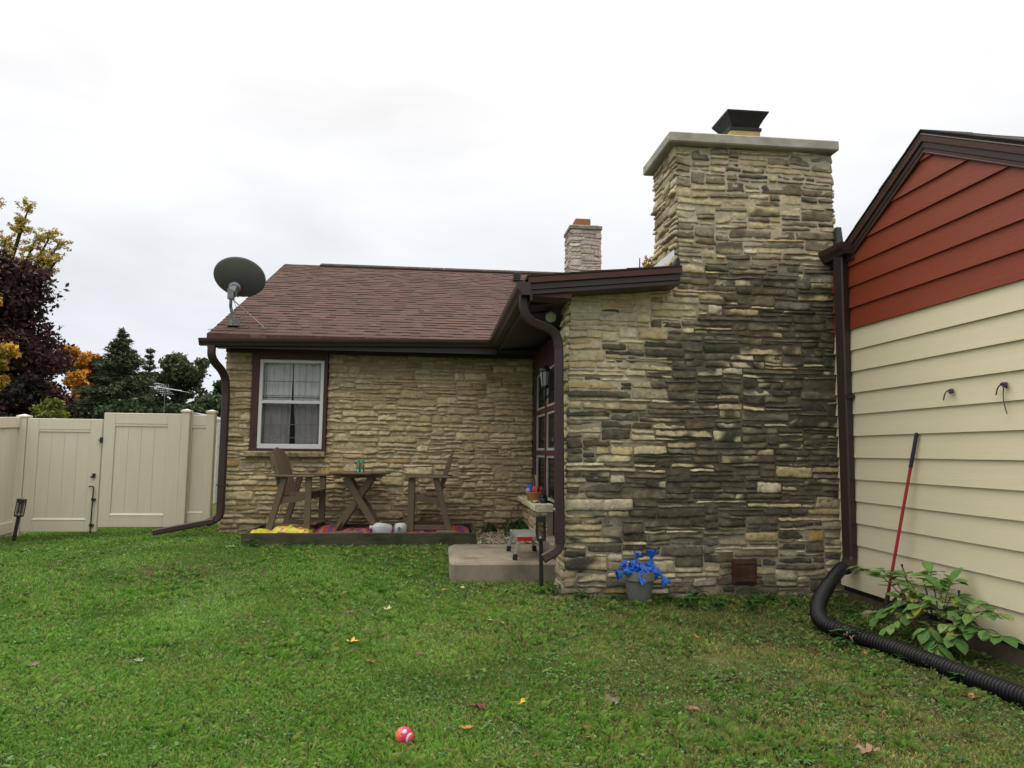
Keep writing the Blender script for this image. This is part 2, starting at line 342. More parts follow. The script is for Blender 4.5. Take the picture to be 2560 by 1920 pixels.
# ------------------------------------------------------------------ stone walls
def stone_wall(parent, name, W, v0, v1, to3d, seed, colf, proud=(.006, .028), ulim=None, hole=None, stone_w=(.12, .46),
               rough_=.008, mortar_col=None, edge_thick=.05, mortar_d=0.0, cuts=(.3, .45), gap=.013, tvr=(-.012, .004), trap=.12, outl=.006, hs=1, endfade=0, vgap=1):
    """rubble ledgestone: random ashlar stones laid in broken courses, with recessed mortar behind"""
    rnd = random.Random(seed); mb = MB(); stones = []
    segs = [[0, W, v0]]
    for _ in range(20000):
        k = min(range(len(segs)), key=lambda i: (round(segs[i][2], 3), segs[i][0])); a, b, v = segs[k]
        if v >= v1-.006: break
        if ulim:
            lo = ulim(v+.02)[0]
            if a < lo-.001:
                if b <= lo+.05: segs[k][2] = 99
                else: segs[k:k+1] = [[a, lo, 99], [lo, b, v]]
                continue
        w = b-a; vl = segs[k-1][2] if k > 0 else 99; vr = segs[k+1][2] if k < len(segs)-1 else 99
        r = rnd.random()
        h = rnd.uniform(.034, .055) if r < cuts[0] else rnd.uniform(.055, .085) if r < cuts[0]+cuts[1] else rnd.uniform(.085, .135)
        h *= .93*hs*(1.12 if hs == .92 and v > 3.15 else 1)
        ln = max(rnd.uniform(*stone_w)*rnd.choice((.7, 1, 1, 1.3)), h*1.4)
        if w < ln+.09: ln = w if w < stone_w[1]*1.5 else w*rnd.uniform(.4, .6)
        if ln < .09: h = min(h, .06) if min(vl, vr)-v > .06 or min(vl, vr) > 90 else min(vl, vr)-v
        left = rnd.random() < .5
        for vn in ((vl, vr) if left else (vr, vl)):
            if abs(vn-v-h) < .024 and vn-v > .03: h = vn-v; break
        if v1-(v+h) < .04: h = v1-v
        x0, x1 = (a, a+ln) if left else (b-ln, b)
        stones.append((x0, x1, v, v+h, 0 if v < 2.9 or not ulim else ulim(v+.02)[0], W))
        new = []
        if x0-a > .001: new.append([a, x0, v])
        new.append([x0, x1, v+h])
        if b-x1 > .001: new.append([x1, b, v])
        segs[k:k+1] = new
        i = 0
        while i < len(segs)-1:
            if abs(segs[i][2]-segs[i+1][2]) < .004: segs[i][1] = segs[i+1][1]; del segs[i+1]
            else: i += 1
    if hole:
        hs = []
        for (a, b_, c_, d_, l_, r_) in stones:
            if a < hole[1] and b_ > hole[0] and c_ < hole[3] and d_ > hole[2]:
                zov = min(d_, hole[3])-max(c_, hole[2])
                if zov < .35*(d_-c_):
                    if c_ < hole[2]: hs.append((a, b_, c_, hole[2], l_, r_))
                    else: hs.append((a, b_, hole[3], d_, l_, r_))
                    continue
                if a < hole[0]-.03: hs.append((a, hole[0], c_, d_, l_, hole[0]))
                if b_ > hole[1]+.03: hs.append((hole[1], b_, c_, d_, hole[1], r_))
            else: hs.append((a, b_, c_, d_, l_, r_))
        stones = hs
    def warp(u_, v_):
        return (u_ + .010*nz3(u_*3, v_*9, seed), v_ + .013*nz3(u_*1.7, v_*2.2, seed+9) + .006*nz3(u_*7, v_*7, seed+3))
    for (a, b_, c_, d_, l_, r_) in stones:
        g = gap*rnd.uniform(.25, .85)*.6*(1.7 if hs == .92 and c_ > 3.15 else 1)
        gv = g*vgap; a_ = a+gv*(a > l_+.004)-(.008*rnd.random() if a <= l_+.004 else 0); bb = b_-gv*(b_ < r_-.004)+(.008*rnd.random() if b_ >= r_-.004 else 0)
        c2, d2 = c_+g, d_-g
        if bb-a_ < .02 or d2-c2 < .012: continue
        p = rnd.uniform(*proud)*(1.7 if rnd.random() < .12 else 1); tu = rnd.uniform(-.006, .006); tv = rnd.uniform(*tvr); tc_ = [rnd.uniform(-1, 1)*min(.013, trap*(d_-c_)) for _ in range(6)]
        ss = rnd.random()*50
        e1, e2 = .003, .009
        nx = max(2, int((bb-a_)/.035)); ny = max(2, int((d2-c2)/.025))
        us = [a_, a_+e1, a_+e2]+[a_+e2+(bb-a_-2*e2)*i/nx for i in range(1, nx)]+[bb-e2, bb-e1, bb]
        vs_ = [c2, c2+e1, c2+e2]+[c2+e2+(d2-c2-2*e2)*i/ny for i in range(1, ny)]+[d2-e2, d2-e1, d2]
        U, Vn = len(us), len(vs_); base = colf(rnd, (a_+bb)/2, (c2+d2)/2)
        vv = []; cc = []
        jr = [rnd.uniform(.0, .009) for _ in range(4)]    # knocked corners
        for j, vj in enumerate(vs_):
            for i, ui in enumerate(us):
                ej = min(j, Vn-1-j); ei = min(i, U-1-i); ee = min(ei, ej)
                hgt = (-edge_thick if ee == 0 else p*.66 if ee == 1 else p*.97 if ee == 2 else p)
                if endfade and ee >= 1:
                    du_ = min(ui-a_, bb-ui); hgt *= .25+.75*sst(0, endfade, du_)
                if ee >= 1:
                    hgt += tu*((ui-a_)/(bb-a_)-.5)*2 + tv*((vj-c2)/(d2-c2)-.5)*2
                    hgt += rough_*nz3(ui*14+ss, vj*22, ss) + rough_*.6*nz3(ui*40+ss, vj*55, ss)
                    if ee >= 2: hgt += rough_*.8*abs(nz3(ui*5+ss, vj*30+ss, ss))
                fu, fv = (ui-a_)/(bb-a_), (vj-c2)/(d2-c2)
                wu, wv = warp(ui+(tc_[4]*(fv-.5)*(1-fu)*(a > l_+.004)+tc_[5]*(fv-.5)*fu*(b_ < r_-.004)), vj+fv*(tc_[0]*(1-fu)+tc_[1]*fu)*.7+(1-fv)*(tc_[2]*(1-fu)+tc_[3]*fu)*.7)
                if ee <= 1:   # ragged outline
                    k_ = outl
                    wu += k_*nz3(vj*35+ss, 3.1, ss); wv += k_*nz3(ui*26+ss, 7.7, ss)
                    if ei <= 1 and ej <= 1:
                        q = jr[(j > Vn/2)*2+(i > U/2)]; wu += q*(1 if i < U/2 else -1); wv += q*.6*(1 if j < Vn/2 else -1)
                vv.append(to3d(wu, wv, hgt)); cc.append(base(ui, vj, ss))
        fs = [(j*U+i, j*U+i+1, (j+1)*U+i+1, (j+1)*U+i) for j in range(Vn-1) for i in range(U-1)]
        mb.add(vv, fs, cc)
    o = mb.build(name, M_stone, parent, smooth=2)
    # mortar sheet
    mm = MB(); du = .04; nv = int((v1-v0)/du)+1
    for j in range(nv):
        va = v0+(v1-v0)*j/nv; vb = v0+(v1-v0)*(j+1)/nv
        uL, uR = ulim((va+vb)/2) if ulim else (0, W)
        uL += .012; uR -= .012
        nu = int((uR-uL)/du)+1
        for i in range(nu):
            ua = uL+(uR-uL)*i/nu; ub = uL+(uR-uL)*(i+1)/nu
            if hole and ub > hole[0]+.0 and ua < hole[1]-.0 and vb > hole[2] and va < hole[3]: continue
            q = [(ua, va), (ub, va), (ub, vb), (ua, vb)]
            mm.add([to3d(x, y, mortar_d+.006*nz3(x*12, y*12, seed+5)) for x, y in q], [(0, 1, 2, 3)], [mortar_col(x, y) for x, y in q])
    mo = mm.build('mortar', M_mortar, o, smooth=2)
    return o

LIGHTS_ = [(.52, .45, .285), (.56, .495, .33), (.47, .405, .25), (.48, .39, .23), (.58, .53, .385), (.44, .385, .25)]
def zones(x, z):
    """where the black algae grows on the chimney breast: (chance of a dark stone, mortar darkness)"""
    n_ = .45*nz3(x*1.1, z*1.6, 2)+.25*nz3(x*3, z*4, 5)
    xb = 2.25-.1*sst(2.6, 2.0, z)-.25*sst(2.1, 1.6, z)-.35*sst(1.5, 1.1, z)+.25*sst(.9, .5, z)
    right = sst(-.35, .35, x-xb+n_)*(1-sst(3.0, 3.45, z+.3*n_))*sst(.40, .75, z+.25*n_-.3*sst(3.3, 3.7, x))
    leftlow = sst(2.2, 1.7, z+.3*n_)*(1-right)
    upper = sst(3.0, 3.45, z+.3*n_)
    p = .05+.92*right+.50*leftlow+.50*upper
    m_ = .05+.88*right+.42*leftlow+.10*upper+.3*sst(.3, .1, z)
    return p, min(.95, m_)
def front_col(rnd, uc, vc, x0=1.24, z0=.0):
    x, z = uc+x0, vc+z0
    b = rnd.choice(LIGHTS_); r = rnd.random()
    if r < .025: b = (.46, .31, .11)
    elif r < .11: b = (.48, .39, .21)
    b = scalec(b, rnd.uniform(.80, 1.12)); p, m_ = zones(x, z)
    dark = rnd.random() < p
    A = rnd.uniform(.80, 1.0) if dark else rnd.uniform(0, .22)+.5*m_*rnd.random()
    if z > 3.2: A *= .86
    part = rnd.random() < .30      # a stone only half covered
    dk = rnd.choice([(.046, .042, .031), (.058, .052, .037), (.070, .061, .042), (.039, .037, .029), (.074, .058, .035), (.066, .062, .050)])
    if z > 3.05: dk = scalec(dk, 1.55)
    if dark and b[2] < .2: b = rnd.choice(LIGHTS_)
    def f(u, v, ss):
        q = nz3(u*5+ss, v*8, ss); qq = nz3(u*15+ss, v*19, ss)
        c = scalec(b, 1+.14*q+.08*qq)
        t = A+.22*q*(.3+A)+.18*qq*(.2+A)
        if part: t *= sst(-.25, .2, q)*1.1
        if v+z0 < .2: t = max(t, .55)
        return mixc(c, dk, max(0, min(.97, t)))
    return f
def front_mortar(u, v):
    x, z = u+1.24, v
    t = zones(x, z)[1]+.18*nz3(x*5, z*5, 4)
    return mixc((.50, .445, .33), (.062, .056, .042), max(0, min(.92, t)))
def plain_col(pal, lo=.8, hi=1.15, gold=.06, dirt=None):
    def g(rnd, uc, vc):
        b = rnd.choice(pal)
        if rnd.random() < gold: b = rnd.choice([(.40, .28, .12), (.36, .26, .14), (.39, .31, .18)])
        b = scalec(b, rnd.uniform(lo, hi)); kk = rnd.random()
        def f(u, v, ss):
            q = nz3(u*6+ss, v*9, ss); c = scalec(b, 1+.16*q+.10*nz3(u*22+ss, v*26, ss))
            if dirt:
                dc, da = dirt(u, v, kk, q); c = mixc(c, dc, da)
            return c
        return f
    return g

house = thing('stone_house', (-.7, 10.1, .26), 'low stone house with brown shingle roof, wide stone chimney and projecting stone wing', 'house')
Xc = 1.24
# front wall with chimney: x 1.24..3.9, z .0...4.385
def f3(u, v, d):
    x = Xc+u
    x += -.045*(1-v/2.9)*(1-min(1, u/.5)) if v < 2.9 else 0
    return (x, 6.65-d, v)
def top_front(x): return 2.86+(x-1.24)*.13
wall_w = 2.66
stone_wall(house, 'front_wall', wall_w, .02, 4.40, f3, 11, front_col, ulim=lambda v: (0, wall_w) if v < 2.97 else (1.06, wall_w),
           mortar_col=front_mortar, mortar_d=.003, proud=(.003, .016), rough_=.010, stone_w=(.12, .46), outl=.0095, tvr=(-.016, .002), hs=.92, trap=.16, vgap=.7, endfade=.012, cuts=(.3, .45))
# left return of the wing (short stone pier side) and chimney left side
lite = plain_col(LIGHTS_, .85, 1.1, .10)
def lmort(u, v): return (.36, .33, .26)
stone_wall(house, 'wing_side_wall', .36, .02, 2.86, lambda u, v, d: (1.24-d-.045*(1-v/2.9), 6.66+u, v), 21, plain_col(LIGHTS_, .8, 1.1, .1, lambda u, v, k, q: ((.12, .11, .07), .7*sst(.5, .1, v))), mortar_col=lmort)
def chim_dirt(u, v, k, q): return ((.13, .12, .10), min(.8, max(0, .35*k+.3*q)))
stone_wall(house, 'chimney_side_wall', .72, 2.95, 4.39, lambda u, v, d: (2.30-d, 6.66+u, v), 23, plain_col(LIGHTS_, .85, 1.1, .08, chim_dirt), mortar_col=lmort, stone_w=(.1, .34))
stone_wall(house, 'chimney_side_wall', .72, 2.9, 4.39, lambda u, v, d: (3.90+d, 7.38-u, v), 25, plain_col(LIGHTS_, .7, 1.0, .08, chim_dirt), mortar_col=lmort, stone_w=(.1, .34))
core = MB(); core.box(1.275, 3.86, 6.67, 7.01, -.2, 2.84); core.box(1.45, 3.86, 7.01, 7.40, -.2, 2.84); core.box(2.33, 3.87, 6.67, 7.36, 2.8, 4.38); core.build('chimney_core', mat('core_stone', (.2, .18, .14)), house)
# chimney cap
chim = MB(); chim.box(2.195, 3.935, 6.55, 7.46, 4.385, 4.488)
chim.build('chimney_cap', M_conc, house, bevel=.012)
fl = MB(); fl.box(2.90, 3.22, 6.76, 7.04, 4.488, 4.645); fl.build('flue', mat('flue_clay', (.42, .31, .14), .8, .15, 10), house, bevel=.015)
# flue rain cap: hollow flared hood
hd = MB()
def ring(cx, cy, hx, hy, z): return [(cx-hx, cy-hy, z), (cx+hx, cy-hy, z), (cx+hx, cy+hy, z), (cx-hx, cy+hy, z)]
cx_, cy_ = 3.06, 6.90
def rings(mb_, rr): mb_.add(sum(rr, []), [(i*4+k, i*4+(k+1) % 4, (i+1)*4+(k+1) % 4, (i+1)*4+k) for i in range(len(rr)-1) for k in range(4)]+[(0, 3, 2, 1), tuple(len(rr)*4-4+k for k in range(4))])
rings(hd, [ring(cx_, cy_, .166, .148, 4.635), ring(cx_, cy_, .166, .148, 4.665)]); hd.box(cx_-.16, cx_+.165, cy_-.145, cy_+.145, 4.655, 4.668)
hd.build('spark_screen', mat('spark_mesh', (.02, .018, .016), .6, .4, 120), house)
hd = MB(); rings(hd, [ring(cx_, cy_, .145, .13, 4.67), ring(cx_, cy_, .155, .145, 4.70), ring(cx_, cy_, .18, .175, 4.745), ring(cx_, cy_, .215, .212, 4.80), ring(cx_, cy_, .218, .215, 4.815), ring(cx_, cy_, .10, .10, 4.83)])
hd.build('rain_cap', M_dark, house, bevel=.002)
# step flashing at the foot of the chimney
fs_ = MB(); fs_.prism([(6.66, 3.20), (6.66, 3.34), (7.3, 3.34), (7.3, 3.20)], 0, 2.262, 2.268)
fs_.build('flashing', mat('galvanised', (.66, .68, .70), .4, .06, 6), house)
ft = MB(); ft.prism([(2.235, 3.09), (2.30, 3.10), (2.29, 3.235), (2.262, 3.24), (2.235, 3.18)], 1, 6.56, 6.65); ft.build('flashing_boot', mat('boot', (.03, .02, .018), .6), house, bevel=.008)
ft = MB(); ft.prism([(3.90, 3.22), (4.0, 3.22), (3.955, 3.62), (3.905, 3.62)], 1, 6.6, 7.1); ft.build('flashing_plate', mat('lead', (.06, .065, .07), .5), house)

# back wall x -2.84..1.36 at Y=10.1
BACK = [(.48, .39, .235), (.50, .415, .26), (.43, .34, .20), (.55, .46, .29), (.45, .355, .205), (.47, .385, .24), (.44, .355, .215)]
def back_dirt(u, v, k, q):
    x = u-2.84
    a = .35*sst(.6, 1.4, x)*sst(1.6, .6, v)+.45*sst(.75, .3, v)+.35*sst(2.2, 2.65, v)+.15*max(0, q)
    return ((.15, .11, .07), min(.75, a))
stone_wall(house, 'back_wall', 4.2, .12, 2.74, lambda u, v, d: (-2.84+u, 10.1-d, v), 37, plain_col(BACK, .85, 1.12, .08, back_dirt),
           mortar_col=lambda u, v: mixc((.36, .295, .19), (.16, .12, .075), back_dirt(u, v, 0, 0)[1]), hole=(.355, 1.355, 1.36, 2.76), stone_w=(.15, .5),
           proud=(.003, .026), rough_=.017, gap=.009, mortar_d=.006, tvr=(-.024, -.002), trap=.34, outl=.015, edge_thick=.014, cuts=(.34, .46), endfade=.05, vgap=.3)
stone_wall(house, 'side_wall', 3.0, .0, 2.74, lambda u, v, d: (-2.84-d, 13.1-u, v), 39, plain_col(BACK), mortar_col=lambda u, v: (.26, .23, .17), stone_w=(.2, .6))
b = MB(); b.box(-2.80, -2.49, 10.16, 13.0, -.1, 2.72); b.box(-1.48, 5.5, 10.16, 18.5, -.1, 2.72); b.box(-2.80, -1.48, 10.9, 18.5, -.1, 2.72); b.box(-2.5, -1.4, 10.16, 10.9, -.1, 1.3)
b.build('interior_mass', M_interior, house)
# gable above the side wall
g = MB(); g.prism([(9.95, 2.72), (18.5, 2.72), (14.2, 4.86)], 0, -2.86, -2.80); g.build('gable_wall', M_cream, house)

# window on the back wall
wn = MB()
wx0, wx1, wz0, wz1 = -2.485, -1.485, 1.36, 2.70
wn.box(wx0, -2.392, 10.03, 10.2, wz0, wz1); wn.box(-1.532, wx1, 10.03, 10.2, wz0, wz1); wn.box(-2.392, -1.532, 10.03, 10.2, 2.585, wz1); wn.box(wx0-.01, wx1+.01, 10.01, 10.2, 1.345, 1.375)
win = wn.build('window', M_brown2, house, bevel=.004)
fr = MB(); fx0, fx1 = -2.392, -1.532
for (a, b_, c_, d_) in ((fx0, fx0+.048, 1.375, 2.585), (fx1-.048, fx1, 1.375, 2.585), (fx0+.048, fx1-.048, 2.54, 2.585), (fx0+.048, fx1-.048, 1.375, 1.44), (fx0+.048, fx1-.048, 1.985, 2.03)):
    fr.box(a, b_, 10.045, 10.11, c_, d_)
fr.build('window_frame', M_white, win, bevel=.005)
gl = MB(); gl.box(fx0+.04, fx1-.04, 10.085, 10.09, 2.02, 2.55); gl.build('pane', M_glass, win)
gl = MB(); gl.box(fx0+.04, fx1-.04, 10.085, 10.09, 1.43, 1.99); gl.build('pane', M_screen, win)
bars = MB()
for z_ in (2.285, 2.09, 1.70, 1.52): bars.box(fx0+.045, fx1-.045, 10.075, 10.083, z_, z_+.008)
bars.box(fx0+.045, fx1-.045, 10.094, 10.104, 2.065, 2.078)
bars.build('window_bars', mat('lead_bar', (.12, .12, .11)), win)
cu = MB(); nu = 90
for side in (0, 1):
    vs = []; x0c, x1c = (fx0+.02, -1.975) if side == 0 else (-1.965, fx1-.02)
    for j in range(9):
        zz = 2.58-(1.2)*j/8; pinch = .055*(j/8)**1.5
        for i in range(nu+1):
            t = i/nu
            xx = x0c+(x1c-x0c)*t
            if side == 0: xx -= pinch*.3*t
            else: xx += pinch*1.0*(1-t)*(1.2-abs(j-6)*.15)
            vs.append((xx, 10.16+.015*math.sin(t*27+side+.12*j)+.006*math.sin(t*61+j*.3)+.01*nz3(t*20, j*.3, side), zz))
    cu.add(vs, [(j*(nu+1)+i, j*(nu+1)+i+1, (j+1)*(nu+1)+i+1, (j+1)*(nu+1)+i) for j in range(8) for i in range(nu)])
cu.build('curtain', M_curtain, win, smooth=2)
# stone sill
si = MB(); nu = 40; prof = [(10.06, 1.345), (9.965, 1.340), (9.955, 1.325), (9.965, 1.275), (10.02, 1.258), (10.12, 1.255)]
vs = []
for i in range(nu+1):
    x = -2.535+1.05*i/nu
    for (py, pz) in prof: vs.append((x, py+.018*nz3(x*9, pz*20, 1)+.008*nz3(x*30, pz*40, 1), pz+(.018*nz3(x*7, py*3, 4) if pz < 1.3 else .003*nz3(x*20, 1, 1))))
k_ = len(prof); si.add(vs, [(i*k_+j, i*k_+j+1, (i+1)*k_+j+1, (i+1)*k_+j) for i in range(nu) for j in range(k_-1)]+[tuple(range(k_)), tuple(nu*k_+j for j in range(k_))])
si.build('sill', mat('sill_stone', (.33, .27, .17), .9, .25, 14, .8, 60, c2=((.12, .09, .05), 12, .45, .7)), win, smooth=True)

# main roof
def shingle_roof(name, parent, x0, x1, ey, ez, ry, rz, seed, expo=.14, base=(.112, .069, .060), zdrop=None):
    rnd = random.Random(seed); mb = MB(); Ln = math.hypot(ry-ey, rz-ez); dy, dz = (ry-ey)/Ln, (rz-ez)/Ln; ny_, nz_ = -dz, dy
    if ny_*1 + 0 > 0 and dy > 0: pass
    n = int(Ln/expo)
    def P(x, s_, h): return (x, ey+dy*s_-dz*h, ez+dz*s_+abs(dy)*h) if dy > 0 else (x, ey+dy*s_+dz*h, ez+dz*s_+abs(dy)*h)
    for k in range(n+1):
        s0 = k*expo; s1 = min(Ln, s0+expo+.03); x = x0
        sag = [0]
        while x < x1-.005:
            wdt = rnd.choice([.09, .12, .16, .24])*rnd.uniform(.8, 1.25); xe = min(x1, x+wdt)
            hi_ = rnd.random() < .5
            h0 = .013 if hi_ else .007
            j0 = rnd.uniform(-.004, .004)
            c = scalec(base, rnd.uniform(.88, 1.10)); tint = rnd.random()
            if tint < .10: c = mixc(c, (.075, .052, .052), .5)
            elif tint > .88: c = mixc(c, (.16, .095, .08), .4)
            hh = .004 if not hi_ else .006
            a, b_ = x, xe
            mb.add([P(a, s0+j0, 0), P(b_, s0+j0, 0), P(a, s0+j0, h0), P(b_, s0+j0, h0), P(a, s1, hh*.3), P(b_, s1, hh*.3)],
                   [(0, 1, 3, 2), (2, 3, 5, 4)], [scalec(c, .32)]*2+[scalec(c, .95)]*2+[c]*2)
            x = xe
    mb.add([P(x0, 0, -.02), P(x1, 0, -.02), P(x1, Ln, -.02), P(x0, Ln, -.02)], [(0, 1, 2, 3)], base)
    return mb.build(name, M_shingle, parent)
E_Y, E_Z, R_Y, R_Z = 9.70, 2.86, 14.2, 4.965
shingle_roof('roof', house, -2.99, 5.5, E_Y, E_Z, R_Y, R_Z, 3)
shingle_roof('roof', house, -2.99, 5.5, 18.7, E_Z, R_Y, R_Z, 4, expo=.3)
rc = MB()
x = -2.3
rnd = random.Random(8)
while x < 5.4:
    rc.prism([(14.03, 4.93+.0), (14.2, 5.005), (14.37, 4.93), (14.37, 4.905), (14.03, 4.905)], 0, x, x+.235, scalec((.06, .045, .042), rnd.uniform(.8, 1.2))); x += .24
rc.build('ridge_vent', M_shingle, house)
# rusty apron strip, fascia, soffit, rake
ap = MB(); ap.box(-2.99, .86, 9.665, 9.69, 2.76, 2.865); ap.build('drip_apron', mat('rusty_apron', (.085, .035, .024), .7, .3, 12, c2=((.16, .12, .10), 6, .55, .75)), house)
so_ = MB(); so_.box(-2.97, 1.5, 9.70, 10.15, 2.725, 2.745)
so_.build('soffit', M_brown, house)
fa = MB(); fa.box(-2.98, .80, 9.675, 9.70, 2.68, 2.79); fa.box(-2.84, 1.36, 10.02, 10.06, 2.67, 2.725)
fa.build('fascia', M_brown, house)
rk = MB(); rk.prism([(9.69, 2.72), (9.69, 2.84), (14.2, 4.95), (18.7, 2.84), (18.7, 2.72), (14.2, 4.82)], 0, -2.985, -2.955); rk.build('rake_board', M_brown2, house)
# K-style gutters (profile swept)
def gutter(parent, p, q, outn, end=True, name='gutter', sc_=1.0, drop=0):
    """p,q: back top corners; outn: outward horizontal unit"""
    p, q, o_ = Vector(p), Vector(q), Vector(outn); prof = [(0, 0), (0, -.115), (.075, -.115), (.088, -.085), (.118, -.05), (.125, -.015), (.125, 0), (.117, 0), (.117, -.012), (.11, -.045), (.08, -.08), (.07, -.107), (.008, -.107), (.008, 0)]
    mb = MB(); n = len(prof); vs = [e_ + o_*a*sc_ + Vector((0, 0, b_*sc_)) for e_ in (p, q) for a, b_ in prof]
    mb.add(vs, [(k, (k+1) % n, n+(k+1) % n, n+k) for k in range(n)])
    for e_ in (0, 1):
        mb.add([vs[e_*n+k] for k in range(7)], [tuple(range(7))])
    return mb.build(name, M_brown, parent)
gutter(house, (-3.06, 9.66, 2.785), (.80, 9.66, 2.865), (0, -1, 0), sc_=.8)
# left downspout
def smooth_path(pts, it=3):
    P_ = [Vector(p) for p in pts]
    for _ in range(it):
        Q = [P_[0]]
        for a, b_ in zip(P_[:-1], P_[1:]): Q += [a*.75+b_*.25, a*.25+b_*.75]
        Q.append(P_[-1]); P_ = Q
    return P_
d = MB(); pth = smooth_path([(-2.905, 9.62, 2.70), (-2.905, 9.62, 2.52), (-2.80, 9.90, 2.36), (-2.785, 9.93, 2.1)], 3) + [Vector((-2.785, 9.93, .75))] + smooth_path([(-2.785, 9.93, .62), (-2.785, 9.93, .47), (-2.95, 9.92, .40)], 2)
d.rtube(pth, .095, .07); d.rtube([(-2.86, 9.92, .425), (-3.58, 9.84, .285)], .10, .075, side=(0, 1, 0))
d.box(-2.84, -2.73, 9.885, 10.02, .88, .90)
d.build('downspout', M_brown, house, smooth=True)
# ------------- wing roof (low slope, rises to the right) with rake at front
rs = .102
pr = MB(); pr.prism([(.78, 2.915), (5.4, 2.915+rs*4.62), (5.4, 2.94+rs*4.62), (.78, 2.94)], 1, 7.36, 12.2); pr.prism([(.78, 2.915), (2.22, 2.915+rs*1.44), (2.22, 2.94+rs*1.44), (.78, 2.94)], 1, 6.32, 7.36)
pr.prism([(3.93, 2.895+rs*3.15), (5.4, 2.895+rs*4.62), (5.4, 2.93+rs*4.62), (3.93, 2.93+rs*3.15)], 1, 6.66, 7.36)
pr.build('wing_roof', mat('wing_shingle', (.05, .035, .032), .95, .3, 60, .6, 200), house)
edge = MB(); x = .79
while x < 2.20:
    x2 = min(2.22, x+rnd.uniform(.15, .3)); zz = 2.935+rs*(x-.78)
    edge.prism([(x, zz), (x2, zz+rs*(x2-x)), (x2, zz+rs*(x2-x)+.012), (x, zz+.012+rnd.uniform(0, .008))], 1, 6.305, 6.6); x = x2
edge.build('shingle_edge', mat('shingle_edge', (.035, .026, .025), .95, .3, 80), house)
def strip(z_lo, z_hi, y0, y1, xa, xb, mname, mt_):
    s_ = MB(); s_.prism([(xa, 2.925+rs*(xa-.8)+z_lo), (xb, 2.925+rs*(xb-.8)+z_lo), (xb, 2.925+rs*(xb-.8)+z_hi), (xa, 2.925+rs*(xa-.8)+z_hi)], 1, y0, y1); return s_.build(mname, mt_, house, bevel=.003)
strip(-.048, .008, 6.31, 6.335, .80, 2.225, 'rake_trim', M_brown2)
strip(-.105, -.048, 6.335, 6.36, .81, 2.215, 'rake_fascia', M_brown)
strip(-.145, -.105, 6.35, 6.38, .81, 2.21, 'rake_trim', M_brown)
s_ = MB(); s_.prism([(.83, 2.775), (1.205, 2.765), (1.205, 2.85), (.83, 2.81)], 1, 6.38, 6.64); s_.build('frieze_board', M_brown2, house)
s_ = MB(); s_.prism([(.83, 2.79), (2.22, 2.93), (2.22, 2.95), (.83, 2.81)], 1, 6.38, 6.7); s_.prism([(.83, 2.745), (1.5, 2.83), (1.5, 2.85), (.83, 2.765)], 1, 6.7, 10.1); s_.build('wing_soffit', M_brown, house)
gutter(house, (.82, 6.31, 2.885), (.82, 9.70, 2.885), (-1, 0, 0))
s_ = MB(); s_.box(.82, .84, 6.34, 9.7, 2.73, 2.87); s_.build('fascia', M_brown, house)
# porch downspout
d = MB(); pth = smooth_path([(.775, 6.45, 2.79), (.775, 6.45, 2.66), (.83, 6.47, 2.56), (1.0, 6.52, 2.52), (1.10, 6.55, 2.46), (1.12, 6.56, 2.33)], 3) + [Vector((1.13, 6.57, 1.5)), Vector((1.145, 6.6, .70))] + smooth_path([(1.145, 6.6, .62), (1.145, 6.6, .49), (.99, 6.58, .41)], 3)
d.rtube(pth, .082, .065); d.box(1.08, 1.20, 6.575, 6.66, 1.47, 1.50)
for zz in (.55, .58, .61, .64): d.rtube([(1.145, 6.6, zz), (1.145, 6.6, zz+.012)], .092, .075)
d.build('downspout', M_brown, house, smooth=True)
# ------------- window bay of the wing (plane X=1.36)
bw = MB(); XP = 1.36
bw.box(XP, XP+.10, 7.03, 7.50, .28, 2.75); bw.box(XP, XP+.10, 8.14, 8.24, .28, 2.75); bw.box(XP, XP+.1, 9.93, 10.08, .75, 2.75)
bw.box(XP+.01, XP+.10, 7.5, 8.14, 2.42, 2.75); bw.box(XP+.01, XP+.10, 8.24, 9.93, 2.42, 2.75)
bayw = bw.build('bay_window', M_brown2, house, bevel=.004)
mu_ = MB()
ys = [8.24, 9.05, 9.93]
mu_.box(XP+.012, XP+.08, 9.02, 9.08, .75, 2.42)
for zz in (1.87, 1.33): mu_.box(XP+.014, XP+.075, 8.24, 9.02, zz, zz+.06); mu_.box(XP+.014, XP+.075, 9.08, 9.93, zz, zz+.06)
mu_.build('mullion', mat('mullion', (.075, .026, .020), .5), bayw, bevel=.004)
sf = MB()
for ya, yb in ((8.24, 9.02), (9.08, 9.93)):
    for za, zb in ((1.93, 2.42), (1.39, 1.87), (.78, 1.33)):
        sf.box(XP+.03, XP+.06, ya, ya+.03, za, zb); sf.box(XP+.03, XP+.06, yb-.03, yb, za, zb)
        sf.box(XP+.03, XP+.06, ya+.03, yb-.03, za, za+.03); sf.box(XP+.03, XP+.06, ya+.03, yb-.03, zb-.03, zb)
sf.build('window_frame', mat('grey_frame', (.42, .42, .40), .5), bayw)
for ya, yb in ((8.24, 9.02), (9.08, 9.93)):
    for za, zb in ((1.93, 2.42), (1.39, 1.87), (.78, 1.33)):
        p_ = MB(); p_.box(XP+.045, XP+.05, ya+.025, yb-.025, za+.025, zb-.025); p_.build('pane', M_pglass, bayw)
bd = MB()
vs = []
for j in range(2):
    for i in range(61):
        vs.append((XP+.2+.012*math.sin(i*1.9), 8.25+1.7*i/60, .7+1.8*j))
bd.add(vs, [(i, i+1, 62+i, 61+i) for i in range(60)]); bd.build('curtain', mat('porch_curtain', (.10, .10, .085), .9), bayw, smooth=2)
ib = MB(); ib.box(XP+.3, 2.3, 7.4, 10.1, .2, 2.7); ib.build('interior_mass', M_interior, house)
